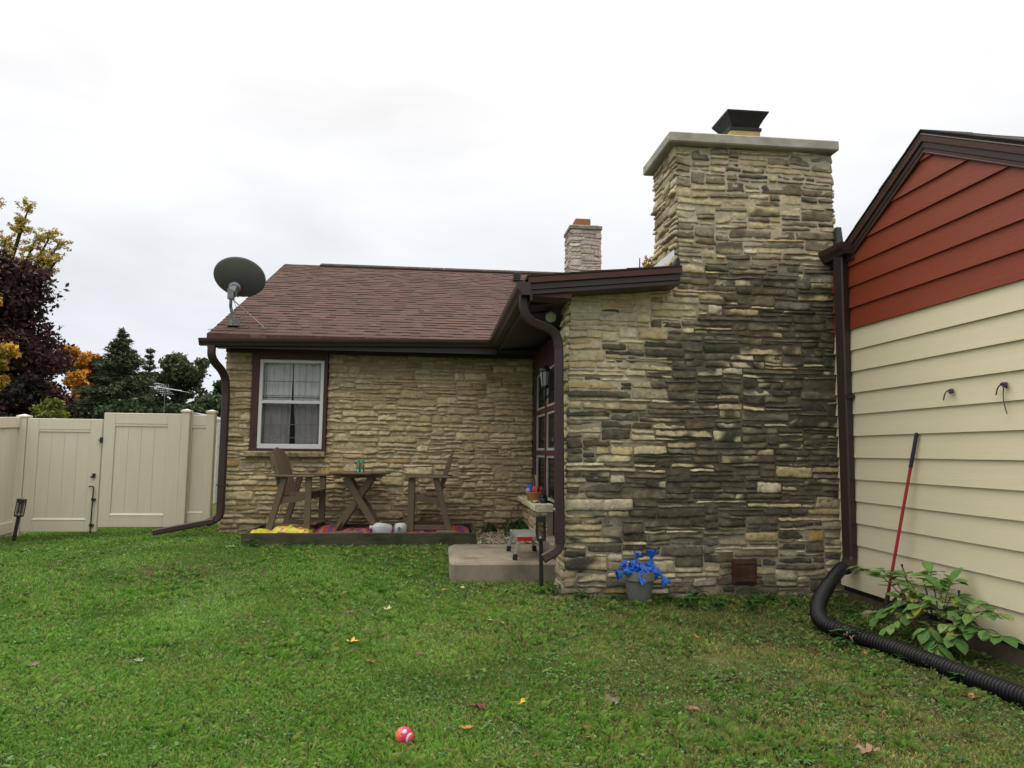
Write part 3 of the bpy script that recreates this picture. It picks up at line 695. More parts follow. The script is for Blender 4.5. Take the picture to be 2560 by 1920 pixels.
# door (seen edge-on behind the downspout)
dr = MB(); dr.box(XP+.03, XP+.07, 7.5, 8.14, .42, 2.42); door = dr.build('door', mat('door_paint', (.30, .28, .24), .5), house)
dg = MB(); dg.box(XP+.022, XP+.029, 7.6, 8.04, .62, 2.3); dg.build('pane', M_pglass, door)
dk = MB(); dk.tube([(XP-.03, 8.07, 1.3), (XP+.03, 8.07, 1.3)], .02, 10); dk.build('handle', M_dark, door)
th = MB(); th.box(1.22, XP+.1, 7.42, 8.28, .28, .42); th.build('door_step', M_slab, house, bevel=.01)
# low stone wall under the bay, with a stone ledge
stone_wall(house, 'bay_wall', 1.75, .2, .69, lambda u, v, d_: (1.245-d_, 10.05-u, v), 51, plain_col(BACK, .9, 1.15, .05), mortar_col=lambda u, v: (.26, .22, .16), stone_w=(.2, .5))
ib = MB(); ib.box(1.26, XP, 8.3, 10.08, .1, .69); ib.build('wall_core', mat('core_stone'), house)
lg = MB(); yy = 8.28
for ln in (.62, .55, .62):
    vs = []
    for i in range(13):
        y_ = yy+.004+(ln-.008)*i/12
        for (px, pz) in ((XP, .77), (1.15, .765), (1.14, .75), (1.145, .70), (1.18, .685), (XP, .685)):
            vs.append((px+(.012*nz3(y_*8, pz*30, 2) if px < 1.2 else 0), y_, pz+.006*nz3(y_*9, px*9, 3)))
    lg.add(vs, [(i*6+j, i*6+(j+1) % 6, (i+1)*6+(j+1) % 6, (i+1)*6+j) for i in range(12) for j in range(6)]+[tuple(range(6)), tuple(72+j for j in range(6))], rnd.choice(LIGHTS_)); yy += ln
lg.build('ledge', M_stone, house, smooth=True)
# flood light, wall lantern, cleanout door, roof vent, small chimney
fl = MB(); c0 = Vector((1.10, 6.95, 2.70))
fl.tube([c0+Vector((.0, .10, .06)), c0+Vector((0, .06, .03)), c0, c0+Vector((0, -.03, -.008)), c0+Vector((0, -.045, -.012))], [.02, .025, .042, .058, .060], 16); fld = fl.build('floodlight', M_dark, house, smooth=True)
fl = MB(); fl.tube([c0+Vector((0, -.046, -.012)), c0+Vector((0, -.055, -.014)), c0+Vector((0, -.060, -.016))], [.054, .045, .02], 16); fl.build('lens', mat('lamp_glass', (.36, .38, .28), .3), fld, smooth=True)
fl = MB(); c1 = c0+Vector((-.22, .05, .0)); fl.tube([c1+Vector((.02, .10, .06)), c1+Vector((0, .03, .0)), c1+Vector((-.02, -.02, -.03))], [.02, .035, .045], 14); fl.tube([c0+Vector((0, .1, .06)), c1+Vector((.02, .1, .06))], .015, 8); fl.build('floodlight', M_dark, house, smooth=True)
la = MB(); lc = (1.205, 7.95, 2.06)
la.lathe([(0, .31), (.008, .30), (.01, .275), (.03, .27), (.06, .235), (.068, .22), (.068, .21), (.0, .21)], lc, 8)
la.lathe([(.0, .02), (.045, .02), (.05, .035), (.045, .05), (0, .05)], lc, 8)
for k in range(4):
    a = math.pi/4+k*math.pi/2; la.tube([(lc[0]+.062*math.cos(a), lc[1]+.062*math.sin(a), lc[2]+.212), (lc[0]+.042*math.cos(a), lc[1]+.042*math.sin(a), lc[2]+.05)], .005, 6)
la.tube(smooth_path([(lc[0], lc[1], lc[2]+.03), (lc[0]+.01, lc[1], lc[2]-.07), (lc[0]+.03, lc[1], lc[2]-.09), (lc[0]+.05, lc[1], lc[2]), (lc[0]+.12, lc[1], lc[2]-.0), (1.37, lc[1], lc[2]-.02)], 2), .009, 8)
la.lathe([(.012, -.12), (.02, -.06), (.012, .02)], lc, 8)
la.box(1.345, 1.362, 7.90, 8.0, 1.93, 2.13)
lan = la.build('wall_lantern', M_black, house, smooth=True)
la = MB(); la.lathe([(.040, .05), (.058, .20)], lc, 8); la.build('lamp_glass', mat('lantern_glass', (.30, .30, .25), .3), lan)
cdm = MB(); cdm.box(2.785, 3.02, 6.615, 6.66, .155, .39); cdm.box(2.80, 3.005, 6.606, 6.616, .17, .375); cdm.box(2.81, 2.995, 6.600, 6.607, .345, .36); cdm.box(2.81, 2.995, 6.600, 6.607, .185, .20); cdm.box(2.99, 3.01, 6.598, 6.61, .26, .30)
cdm.build('cleanout_door', mat('rusty_iron', (.065, .026, .014), .85, .35, 14, .6, 60, c2=((.025, .014, .010), 9, .45, .7)), house, bevel=.003)
rv = MB(); rv.box(1.41, 1.54, 13.32, 13.5, 4.62, 4.74); rv.box(1.36, 1.60, 13.26, 13.32, 4.585, 4.60); rv.build('roof_vent', M_dark, house, bevel=.006)
cA, cB, cY = 2.605, 3.215, 13.9
pale = [(.48, .43, .37), (.52, .48, .42), (.44, .38, .32), (.55, .50, .43), (.46, .42, .30)]
sdm = lambda u, v, k, q: ((.22, .18, .15), min(.6, max(0, .25*k+.45*q+.35*sst(5.5, 5.85, v))))
for (nm, W_, fn) in (('small_chimney_face', cB-cA, lambda u, v, d_: (cA+u, cY-d_, v)), ('small_chimney_face', .62, lambda u, v, d_: (cA-d_, cY+u, v)), ('small_chimney_face', .62, lambda u, v, d_: (cB+d_, cY+.62-u, v))):
    stone_wall(house, nm, W_, 4.55, 5.82, fn, 61, plain_col(pale, .85, 1.1, .03, sdm), mortar_col=lambda u, v: (.40, .36, .30), stone_w=(.16, .34), edge_thick=.03, hs=1.35, proud=(.003, .012))
sc_ = MB(); sc_.box(cA+.02, cB-.02, cY+.02, cY+.6, 4.5, 5.82); sc_.box(cA-.03, cB+.03, cY-.03, cY+.65, 5.82, 5.90); sc_.box(cA+.02, cB-.02, cY+.02, cY+.6, 5.90, 5.925)
sc_.build('small_chimney_cap', mat('dirty_cap', (.22, .19, .15), .9, .3, 12, .6, 60), house, bevel=.015)
sc_ = MB(); sc_.box(2.72, 3.03, 14.0, 14.3, 5.92, 6.08); sc_.build('flue', mat('flue_red', (.30, .12, .06), .8), house, bevel=.012)

# ------------------------------------------------------------------ garage
XG = 3.88
gar = thing('garage', (XG, 4.2, .0), 'garage with cream lap siding, red gable siding and brown trim on the right', 'garage')
AY, AZ, SL = 5.22, 3.92, .535
def roofz(y): return AZ-SL*abs(y-AY)
def board_span(z):
    l = 6.64 if z < 3.26 else min(6.64, AY+(AZ-.05-z)/SL)
    r_ = AY-(AZ-.05-z)/SL
    return l, max(1.8, r_)
def siding(name, z0, z1, mt_, xo=0):
    s_ = MB(); z = z0; k = 0
    while z < z1-.01:
        ze = min(z+.2, z1); l0, r0_ = board_span(z); l1, r1 = board_span(ze); l1 = min(l1, l0)
        if l0-r0_ < .02: break
        if l1-r1 < .01: l1 = r1 = AY
        bx, tx = XG-.021-xo, XG-.002-xo
        for j in range(12):
            t0, t1 = j/12, (j+1)/12
            a0, a1 = l0+(r0_-l0)*t0, l0+(r0_-l0)*t1; b0, b1 = l1+(r1-l1)*t0, l1+(r1-l1)*t1
            wv = lambda y_, s2: .0016*nz3(y_*.9, z*7, s2)
            s_.add([(bx+wv(a0, 1), a0, z), (bx+wv(a1, 1), a1, z), (tx+wv(b1, 2), b1, ze), (tx+wv(b0, 2), b0, ze), (XG+.01, a0, z+.001), (XG+.01, a1, z+.001)], [(0, 1, 2, 3), (0, 4, 5, 1)])
        z += .2; k += 1
    return s_.build(name, mt_, gar)
siding('siding', .15, 2.55, M_cream)
siding('gable_siding', 2.55, 3.95, M_red, .002)
gb = MB(); gb.prism([(6.64, .1), (6.64, 3.25), (6.2, 3.38), (AY, 3.88), (1.9, 2.2), (1.9, .1)], 0, XG+.012, 9.0); gb.build('garage_core', M_interior, gar)
gf = MB(); gf.prism([(6.6, -.3), (6.6, .16), (1.9, .16), (1.9, -.3)], 0, XG+.02, XG+.2); gf.build('foundation', mat('foundation', (.16, .125, .085), .95, .3, 5, .5, 80, c2=((.07, .055, .035), 5, .45, .7)), gar)
# roof slabs and stepped rake trims
def rake(name, x0, x1, o_in, o_out, mt_, yl=6.30, yr=1.6, bev=.004):
    s_ = MB()
    def zz(y, o): return AZ-SL*abs(y-AY)+o
    s_.prism([(yl, zz(yl, o_in)), (yl, zz(yl, o_out)), (AY, AZ+o_out), (AY, AZ+o_in)], 0, x0, x1)
    s_.prism([(yr, zz(yr, o_in)), (yr, zz(yr, o_out)), (AY, AZ+o_out), (AY, AZ+o_in)], 0, x0, x1)
    return s_.build(name, mt_, gar, bevel=bev)
rake('roof', 3.835, 9.0, .035, .06, mat('garage_shingle', (.03, .026, .026), .95, .3, 60, .5, 200), 6.36)
rake('drip_edge', 3.828, 3.85, .022, .036, mat('drip_edge', (.10, .085, .075), .4), 6.34)
rake('rake_fascia', 3.832, 3.85, -.032, .022, M_brown2)
rake('rake_trim', 3.846, 3.866, -.085, -.030, M_brown)
rake('rake_trim', 3.850, 3.872, -.115, -.085, M_brown2)
rake('rake_trim', 3.845, 3.872, -.128, -.112, M_brown2)
se = MB(); y = 1.7
while y < 6.36:
    y2 = min(6.36, y+.19)
    if y < AY < y2: y2 = AY
    za, zb = AZ-SL*abs(y-AY)+.06, AZ-SL*abs(y2-AY)+.06; hh = rnd.uniform(.008, .022)
    se.prism([(y, za), (y2, zb), (y2, zb+.010), (y, za+hh)] if y < AY else [(y, za), (y2, zb), (y2, zb+hh), (y, za+.010)], 0, 3.825, 4.2); y = y2
se.build('shingle_edge', mat('shingle_edge'), gar)
gutter(gar, (3.845, 6.24, 3.36), (3.845, 6.64, 3.36), (-1, 0, 0), sc_=.95)
cb = MB(); cb.box(3.845, 3.90, 6.24, 6.64, 3.20, 3.345); cb.box(3.845, 5.0, 6.3, 6.66, 3.345, 3.37); cb.build('eave_box', M_brown2, gar)
d = MB(); d.rtube([(3.815, 6.40, 3.27), (3.815, 6.40, .56)] + smooth_path([(3.815, 6.40, .50), (3.815, 6.40, .40), (3.70, 6.31, .33)], 2), .115, .085, side=(.25, -1, 0)); d.box(3.79, 3.87, 6.32, 6.48, 1.9, 1.93)
d.build('downspout', M_brown, gar, smooth=True)

# ------------------------------------------------------------------ corrugated drain pipe
def catmull(pts, n=12):
    P_ = [Vector(p) for p in pts]; P_ = [P_[0]*2-P_[1]]+P_+[P_[-1]*2-P_[-2]]; o_ = []
    for i in range(1, len(P_)-2):
        for k in range(n):
            t = k/n; a, b_, c_, d_ = P_[i-1:i+3]
            o_.append(.5*((2*b_)+(c_-a)*t+(2*a-5*b_+4*c_-d_)*t*t+(3*b_-a-3*c_+d_)*t**3))
    o_.append(P_[-2]); return o_
hp = catmull([(3.68, 6.30, .36), (3.52, 6.12, .335), (3.25, 5.83, .255), (3.03, 5.55, .175), (2.93, 5.30, .115), (3.0, 5.07, .088), (3.10, 4.82, .07), (3.17, 4.5, .06), (3.23, 4.1, .05), (3.27, 3.7, .05), (3.31, 3.2, .05), (3.33, 2.3, .05)], 40)
# resample evenly
res = [hp[0]]; step = .0045
for a, b_ in zip(hp[:-1], hp[1:]):
    dd = (b_-res[-1]).length
    while dd > step:
        res.append(res[-1]+(b_-res[-1]).normalized()*step); dd = (b_-res[-1]).length
rad = [.052+.009*math.sin(i*step/.0245*2*math.pi)*(0.4 if i < 120 else 1) for i in range(len(res))]
hs = MB(); hs.tube(res, rad, 18, caps=False)
hs.build('drain_pipe', mat('drain_black', (.006, .006, .007), .45, .2, 25, spec=.35), smooth=2, label='black corrugated drain pipe running from the garage downspout across the ground', category='pipe')

# ------------------------------------------------------------------ fence and gates
def panel_leaf(name, x0, x1, y, z0, z1, label, cat, boards=4, margin=(.16, .16, .16, .17), th=.045):
    r_ = thing(name, ((x0+x1)/2, y, z0), label, cat)
    ml, mr_, mt_, mb_ = margin; f_ = MB()
    f_.box(x0, x0+ml, y, y+th, z0, z1); f_.box(x1-mr_, x1, y, y+th, z0, z1); f_.box(x0+ml, x1-mr_, y, y+th, z1-mt_, z1); f_.box(x0+ml, x1-mr_, y, y+th, z0, z0+mb_)
    f_.build('frame', M_vinyl, r_, bevel=.006)
    t_ = MB(); t_.box(x0+ml, x1-mr_, y+.004, y+.016, z1-mt_-.03, z1-mt_); t_.build('rail_lip', M_vinyl, r_); t_ = MB(); t_.prism([(y+.02, z0+mb_+.03), (y-.006, z0+mb_), (y+.02, z0+mb_)], 0, x0+ml-.02, x1-mr_+.02); t_.build('rail_lip', M_vinyl, r_)
    p_ = MB(); n = boards; W_ = (x1-mr_-x0-ml)/n
    for k in range(n): p_.box(x0+ml+k*W_+.0015, x0+ml+(k+1)*W_-.0015, y+.018, y+.03, z0+mb_, z1-mt_)
    p_.box(x0+ml, x1-mr_, y+.0225, y+.029, z0+mb_, z1-mt_)
    p_.build('panel', M_vinyl, r_, bevel=.002)
    return r_
YGt = 11.1
gl_ = panel_leaf('gate', -5.86, -4.83, YGt, .155, 1.775, 'cream vinyl gate leaf with black drop rod, nearer the left fence post', 'gate')
gr_ = panel_leaf('gate', -4.80, -3.72, YGt-.03, .225, 1.87, 'cream vinyl gate leaf raised higher, right of the black latch', 'gate', margin=(.16, .19, .16, .17))
k_ = MB(); k_.tube(smooth_path([(-4.95, YGt-.03, .80), (-4.90, YGt-.03, .81), (-4.885, YGt-.03, .79), (-4.885, YGt-.03, .72)], 1)+[Vector((-4.895, YGt-.03, .12))], .009, 8)
k_.box(-4.90, -4.855, YGt-.045, YGt, .60, .635); k_.box(-4.91, -4.86, YGt-.045, YGt, .235, .27); k_.build('drop_rod', M_black, gl_)
k_ = MB(); k_.box(-4.915, -4.88, YGt-.03, YGt, .93, .99); k_.box(-4.935, -4.90, YGt-.035, YGt-.01, .93, .952); k_.build('latch', M_black, gl_)
k_ = MB(); k_.box(-4.835, -4.80, YGt-.045, YGt, 1.43, 1.51); k_.box(-4.86, -4.80, YGt-.04, YGt-.01, 1.465, 1.478); k_.build('hinge', M_black, gr_)
def post(name, x, y, z0, z1, s_, label, group='capped fence posts'):
    r_ = thing(name, (x, y, z0), label, 'fence post', group)
    p_ = MB(); p_.box(x-s_/2, x+s_/2, y-s_/2, y+s_/2, z0, z1-.03); p_.build('post', M_vinyl, r_, bevel=.006)
    c_ = MB(); h = s_/2+.012; c_.box(x-h, x+h, y-h, y+h, z1-.03, z1-.005)
    c_.add([(x-h, y-h, z1-.005), (x+h, y-h, z1-.005), (x+h, y+h, z1-.005), (x-h, y+h, z1-.005), (x, y, z1+.022)], [(0, 1, 4), (1, 2, 4), (2, 3, 4), (3, 0, 4)]); c_.build('cap', M_vinyl, r_)
    return r_
post('fence_post', -5.93, YGt+.05, .0, 1.815, .125, 'cream fence post at the corner left of the gates')
post('fence_post', -3.655, YGt+.0, .1, 1.925, .115, 'cream fence post between the raised gate leaf and the narrow infill panel')
post('fence_post', -3.30, YGt+.0, .1, 1.92, .115, 'cream fence post nearest the stone house corner')
panel_leaf('vinyl_fence', -3.60, -3.36, YGt+.02, .25, 1.86, 'narrow cream infill fence panel between two posts beside the house', 'fence', boards=1, margin=(.02, .02, .16, .17))
fp = thing('vinyl_fence', (-5.95, 8, .1), 'long cream vinyl fence running toward the viewer at far left', 'fence')
p_ = MB()
for k in range(36):
    y0, y1 = 11.12-.2*k, 11.12-.2*(k+1); zt = 1.79-.05*(11-y0); zt2 = 1.79-.05*(11-y1)
    p_.hexa([(-5.99, y0-.002, .02), (-5.97, y0-.002, .02), (-5.97, y1+.002, .02), (-5.99, y1+.002, .02), (-5.99, y0-.002, zt-.1), (-5.97, y0-.002, zt-.1), (-5.97, y1+.002, zt2-.1), (-5.99, y1+.002, zt2-.1)])
p_.build('panel', M_vinyl, fp)
p_ = MB()
for (a, b_) in ((-.15, 0), (-1.64, -1.48)):
    p_.hexa([(-6.0, 11.12, 1.79+a), (-5.945, 11.12, 1.79+a), (-5.945, 3.8, 1.43+a), (-6.0, 3.8, 1.43+a), (-6.0, 11.12, 1.79+b_), (-5.945, 11.12, 1.79+b_), (-5.945, 3.8, 1.43+b_), (-6.0, 3.8, 1.43+b_)])
p_.build('rail', M_vinyl, fp, bevel=.005)

# ------------------------------------------------------------------ satellite dish
ds = thing('satellite_dish', (-2.80, 10.15, 3.03), 'grey satellite dish on a bent mast at the left end of the roof', 'satellite dish')
dc = Vector((-2.735, 10.12, 3.70)); nrm = Vector((-.15, .84, .52)).normalized()     # direction the dish faces
um = Vector((math.cos(R(20)), 0, -math.sin(R(20)))); um = (um-nrm*um.dot(nrm)).normalized(); vm_ = nrm.cross(um)
dm = MB(); rings, seg = 12, 48; vs = []
for side in (0, 1):
    for i in range(rings+1):
        t = i/rings
        for k in range(seg):
            a = 2*math.pi*k/seg
            vs.append(dc+um*(.345*t*math.cos(a))+vm_*(.285*t*math.sin(a))+nrm*(.075*t*t+(.006 if side else 0)))
fs = []
for side in (0, 1):
    o_ = side*(rings+1)*seg
    fs += [(o_+i*seg+k, o_+i*seg+(k+1) % seg, o_+(i+1)*seg+(k+1) % seg, o_+(i+1)*seg+k) for i in range(rings) for k in range(seg)]
o1 = rings*seg; o2 = (rings+1)*seg+rings*seg
fs += [(o1+k, o1+(k+1) % seg, o2+(k+1) % seg, o2+k) for k in range(seg)]
dm.add(vs, fs)
M_dish = mat('dish_grey', (.085, .09, .085), .5, .08, 5)
M_galv = mat('mast_steel', (.13, .135, .13), .4, .25, 20, metal=.5)
dm.build('reflector', M_dish, ds, smooth=2)
bk = MB(); q0 = dc-nrm*.0+Vector((-.06, 0, -.13)); q1 = q0-nrm*.11
bk.tube([q0+nrm*.02, q0-nrm*.035], [.085, .07], 20); bk.beam(q0-nrm*.02, q1+Vector((-.02, 0, -.05)), .09, .11, side=(1, 0, 0)); bk.box(q1.x-.07, q1.x+.01, q1.y-.04, q1.y+.04, q1.z-.12, q1.z+.02)
bk.build('bracket', mat('bracket_grey', (.16, .175, .18), .4, .15, 20, metal=.3), ds, smooth=True, bevel=.004)
ms_ = MB(); base = Vector((-2.745, 10.05, 3.035)); topm = Vector((q1.x-.03, q1.y, q1.z-.08))
ms_.tube(smooth_path([base, base+Vector((-.07, 0, .26)), topm+Vector((0, 0, -.12)), topm], 2), .021, 12); ms_.build('mast', M_galv, ds, smooth=True)
ft_ = MB(); ft_.box(base.x-.09, base.x+.07, base.y-.09, base.y+.09, 3.02, 3.037); ft_.beam(base+Vector((-.05, -.02, 0)), base+Vector((-.055, 0, .16)), .012, .05); ft_.beam(base+Vector((.03, 0, 0)), base+Vector((.0, 0, .10)), .012, .07); ft_.beam(base+Vector((.02, .02, .0)), base+Vector((.11, .05, .03)), .04, .03)
ft_.build('foot', M_galv, ds, bevel=.003)
st_ = MB(); st_.tube([topm+Vector((.03, 0, -.05)), Vector((-2.34, 9.98, 3.005))], .008, 8); st_.box(-2.39, -2.29, 9.94, 10.02, 2.985, 3.008); st_.build('strut', mat('strut_steel', (.2, .19, .17), .4, metal=.5), ds)
ar = MB(); ar.tube([dc+Vector((-.02, .03, -.24)), dc+Vector((-.08, .45, -.12))], .014, 8); ar.build('feed_arm', M_galv, ds)
cb_ = MB(); cb_.tube(smooth_path([topm+Vector((.03, -.02, -.04)), topm+Vector((.09, -.03, -.16)), topm+Vector((.06, -.02, -.25)), topm+Vector((.0, -.02, -.2))], 2), .003, 6)
cb_.build('cable', M_black, ds); cb_ = MB(); cb_.tube(smooth_path([base, base+Vector((-.12, -.2, -.07)), base+Vector((-.22, -.42, -.13))], 2), .004, 6); cb_.build('cable', M_black, ds)

# ------------------------------------------------------------------ sandbox (timber frame) and its contents
sb = thing('raised_bed', (-.87, 9.5, .24), 'low weathered timber frame bed along the stone wall under the table', 'raised bed')
bx0, bx1, by0, by1 = -2.275, .52, 9.0, 9.97
for (a, b_, c_, d_, zt) in ((bx0, bx1, by0, by0+.045, .368), (bx0, bx1, by1-.045, by1, .385), (bx0, bx0+.045, by0+.045, by1-.045, .372), (bx1-.045, bx1, by0+.045, by1-.045, .372)):
    t_ = MB(); t_.box(a, b_, c_, d_, .17, zt); t_.build('board', M_dkwood, sb, bevel=.005)
t_ = MB(); t_.box(bx0+.045, bx1-.045, by0+.045, by1-.045, .2, .29); t_.build('soil', mat('bed_soil', (.05, .038, .025), .95, .3, 20, .8, 60), sb)
# striped rug
rgb_ = [(.26, .035, .045), (.10, .045, .12), (.27, .08, .04), (.06, .045, .13), (.24, .035, .09), (.25, .13, .06)]
ru = MB(); nu, nv_ = 150, 14; vs = []; cc = []
for j in range(nv_+1):
    for i in range(nu+1):
        x = -1.95+2.40*i/nu; y = 9.08+.72*j/nv_
        z_ = .335+.09*max(0, nz3(x*2.6, y*3, 5)+.1)+.02*nz3(x*8, y*8, 6)+.015*sst(9.1, 9.4, y)
        vs.append((x, y, z_)); st = int(math.floor((x+.25*nz3(x, y*1.5, 9))*22)) % 6; cc.append(rgb_[st])
ru.add(vs, [(j*(nu+1)+i, j*(nu+1)+i+1, (j+1)*(nu+1)+i+1, (j+1)*(nu+1)+i) for j in range(nv_) for i in range(nu)], cc)
ru.build('striped_rug', mat('rug', rough=.95, attr=True, var=.15, scale=40, bump=.4), smooth=2, label='rumpled red and purple striped rug lying in the timber bed', category='rug')
def bag(name, c, sx, sy, sz, rz, label, seed):
    b_ = MB(); nu, nv_ = 28, 18; vs = []; cc = []
    for j in range(nv_+1):
        for i in range(nu+1):
            u, v = i/nu*2-1, j/nv_*2-1; h = (max(0, 1-abs(u)**4)*max(0, 1-abs(v)**4))**.5
            x, y = u*sx, v*sy; X_, Y_ = c[0]+x*math.cos(rz)-y*math.sin(rz), c[1]+x*math.sin(rz)+y*math.cos(rz)
            vs.append((X_, Y_, c[2]+sz*h*(.8+.5*nz3(u*2.5, v*2.5, seed)))); q = nz3(u*3+seed, v*4, seed)
            cc.append((.50, .47, .04) if q < .10 else (.45, .06, .05) if q < .17 else (.08, .22, .04) if q < .22 else (.55, .40, .04))
    n1 = nu+1; b_.add(vs, [(j*n1+i, j*n1+i+1, (j+1)*n1+i+1, (j+1)*n1+i) for j in range(nv_) for i in range(nu)], cc)
    b_.add([(v_[0], v_[1], c[2]-.002) for v_ in vs], [(j*n1+i, (j+1)*n1+i, (j+1)*n1+i+1, j*n1+i+1) for j in range(nv_) for i in range(nu)], cc)
    return b_.build(name, mat('bag_plastic', rough=.3, attr=True, var=.05, bump=.3, bscale=25, spec=.5), smooth=2, label=label, category='bag', group='yellow garden bags in the timber bed')
bag('garden_bag', (-2.02, 9.27, .31), .24, .18, .085, .1, 'yellow printed plastic garden bag lying flattest at the left end of the timber bed', 1)
bag('garden_bag', (-1.72, 9.30, .35), .24, .16, .085, -.2, 'yellow plastic bag with red print resting on another, by the left chair', 2)
def jug(loc, rz, label, tilt):
    r_ = thing('milk_jug', loc, label, 'jug', 'empty white jugs in the timber bed'); r_.rotation_euler = (0, tilt, rz)
    M_jug = mat('jug_plastic', (.62, .63, .66), .35, .05, 10, spec=.5, transl=.35)
    b_ = MB()
    prof = [(.0, 0), (.065, .0), (.078, .012), (.080, .10), (.078, .15), (.062, .195), (.030, .225), (.018, .235), (.018, .25), (0, .25)]
    n = 20
    vs = []
    for r0, z0 in prof:
        for k in range(n):
            a = 2*math.pi*k/n; sq = (abs(math.cos(a))**6+abs(math.sin(a))**6)**(-1/6) if r0 > .05 else 1
            vs.append((r0*min(sq, 1.15)*math.cos(a), r0*min(sq, 1.15)*math.sin(a), z0))
    b_.add(vs, [(i*n+k, i*n+(k+1) % n, (i+1)*n+(k+1) % n, (i+1)*n+k) for i in range(len(prof)-1) for k in range(n)])
    bm_ = MB(); bm_.v = [(v_[0]+loc[0], v_[1]+loc[1], v_[2]+loc[2]) for v_ in b_.v]; bm_.f = b_.f; bm_.c = b_.c; bm_.build('jug_body', M_jug, r_, smooth=2)
    h = MB(); h.tube([Vector(p)+Vector(loc) for p in smooth_path([(.05, 0, .205), (.095, 0, .19), (.098, 0, .12), (.075, 0, .10)], 2)], .012, 8); h.build('handle', M_jug, r_, smooth=2)
    c_ = MB(); c_.lathe([(0, .247), (.021, .247), (.021, .262), (0, .262)], loc, 14); c_.build('cap', mat('jug_cap_green', (.02, .16, .09), .5) if tilt > 1.2 and rz < 0 else mat('jug_cap', (.6, .6, .6), .5), r_)
    return r_
jug((-.54, 9.22, .37), R(200), 'white plastic jug lying on its side, left one of the pair', 1.35)
jug((-.40, 9.35, .37), R(-95), 'translucent white jug with a green cap facing the lawn, right one of the pair', 1.4)
bl = MB(); bl.box(.03, .26, 9.07, 9.17, .33, .385); bl.build('wood_block', mat('weathered_wood', (.16, .12, .08), .9, .25, 8, .5, 60, stretch=(1, 6, 6)), bevel=.01, label='short brown wood block on the timber bed below the right chair', category='wood block')
bl = MB(); bl.hexa([(-1.28, 9.18, .34), (-.88, 9.12, .34), (-.86, 9.2, .34), (-1.26, 9.26, .34), (-1.28, 9.18, .36), (-.88, 9.12, .375), (-.86, 9.2, .375), (-1.26, 9.26, .36)]); bl.build('board_offcut', mat('weathered_wood'), bevel=.004, label='thin grey board offcut lying on the rug below the table', category='board')

# ------------------------------------------------------------------ balcony chairs and table
def make_chair(label):
    r_ = thing('balcony_chair', (0, 0, 0), label, 'chair', 'tall brown slatted chairs at the table')
    w_ = .27     # half width; s forward = +x
    for sy in (-1, 1):
        l_ = MB(); l_.beam((.505, sy*w_, 0), (.505, sy*w_, .735), .035, .078, side=(0, 1, 0)); l_.build('leg', M_deck, r_, bevel=.004)
        l_ = MB(); l_.beam((0.0, sy*w_, 0), (.20, sy*w_, .735), .035, .078, side=(0, 1, 0)); l_.build('leg', M_deck, r_, bevel=.004)
        a_ = MB()
        pl = [(-.02, .04), (.03, .075), (.35, .07), (.52, .085), (.585, .05), (.585, -.05), (.52, -.06), (-.02, -.045)]
        a_.prism([(x_, sy*w_+y_*sy) for x_, y_ in pl], 2, .737, .762); a_.build('armrest', M_deck, r_, bevel=.004)
        ap_ = MB(); n = 10; vs = []
        for i in range(n+1):
            t = i/n; x_ = .12+.40*t; zt = .50+.07*t-.03*math.sin(math.pi*t); zb = zt-.10+.02*math.sin(math.pi*t)
            for y_ in (sy*(w_-.03)-.012, sy*(w_-.03)+.012): vs += [(x_, y_, zb), (x_, y_, zt)]
        ap_.add(vs, [f for i in range(n) for f in ((4*i, 4*i+1, 4*i+5, 4*i+4), (4*i+2, 4*i+6, 4*i+7, 4*i+3), (4*i+1, 4*i+3, 4*i+7, 4*i+5), (4*i, 4*i+4, 4*i+6, 4*i+2))]+[(0, 2, 3, 1), (4*n, 4*n+1, 4*n+3, 4*n+2)])
        ap_.build('seat_rail', M_deck, r_)
    s_ = MB()
    for i in range(5):
        x_ = .15+.088*i; z_ = .505+.07*(i/4.5)-.03*math.sin(math.pi*i/4.5); s_.box(x_, x_+.078, -.235, .235, z_, z_+.022)
    s_.build('seat', M_deck, r_, bevel=.003)
    b_ = MB(); d_ = Vector((-.30, 0, .95)).normalized()
    for i in range(5):
        y_ = (-.18+.09*i); ln = .60+.06*math.cos((i-2)*.75); p0 = Vector((.175, y_*.82, .47)); b_.beam(p0, p0+d_*ln+Vector((0, y_*.15, 0)), .078, .022, side=(0, 1, 0))
    b_.build('backrest', M_deck, r_, bevel=.004)
    for y_ in (-.22, .22):
        u_ = MB(); u_.beam(Vector((.19, y_, .42)), Vector((.19, y_, .42))+d_*.62, .022, .055, side=(0, 1, 0)); u_.build('back_stile', M_deck, r_, bevel=.004)
    c_ = MB(); c_.beam((.03, -.25, .87), (.03, .25, .87), .05, .025, side=(0, 0, 1)); c_.beam((.10, -.25, .66), (.10, .25, .66), .05, .025, side=(0, 0, 1)); c_.build('back_brace', M_deck, r_)
    f_ = MB(); f_.box(.47, .54, -.25, .25, .09, .155); f_.beam((.02, -.25, .12), (.52, -.25, .12), .022, .06, side=(0, 1, 0)); f_.beam((.02, .25, .12), (.52, .25, .12), .022, .06, side=(0, 1, 0)); f_.box(.50, .60, -.25, .25, .155, .175); f_.build('footrest', M_deck, r_, bevel=.003)
    return r_
ch = make_chair('brown slatted bar height chair left of the table, turned slightly to the lawn')
ch.location = (-2.0, 9.57, .29); ch.rotation_euler = (0, 0, R(-10))
ch2 = copy_tree(ch); ch2.location = (.215, 9.52, .29); ch2.rotation_euler = (0, 0, R(180)); ch2['label'] = 'brown slatted bar height chair right of the table, seen side-on'
tb = thing('bar_table', (-.965, 9.6, .29), 'brown bar height table with crossed legs and a slatted eight sided top', 'table')
def T(x, y, z): return (-.965+x, 9.6+y, .29+z)
tp = MB(); rr = .385
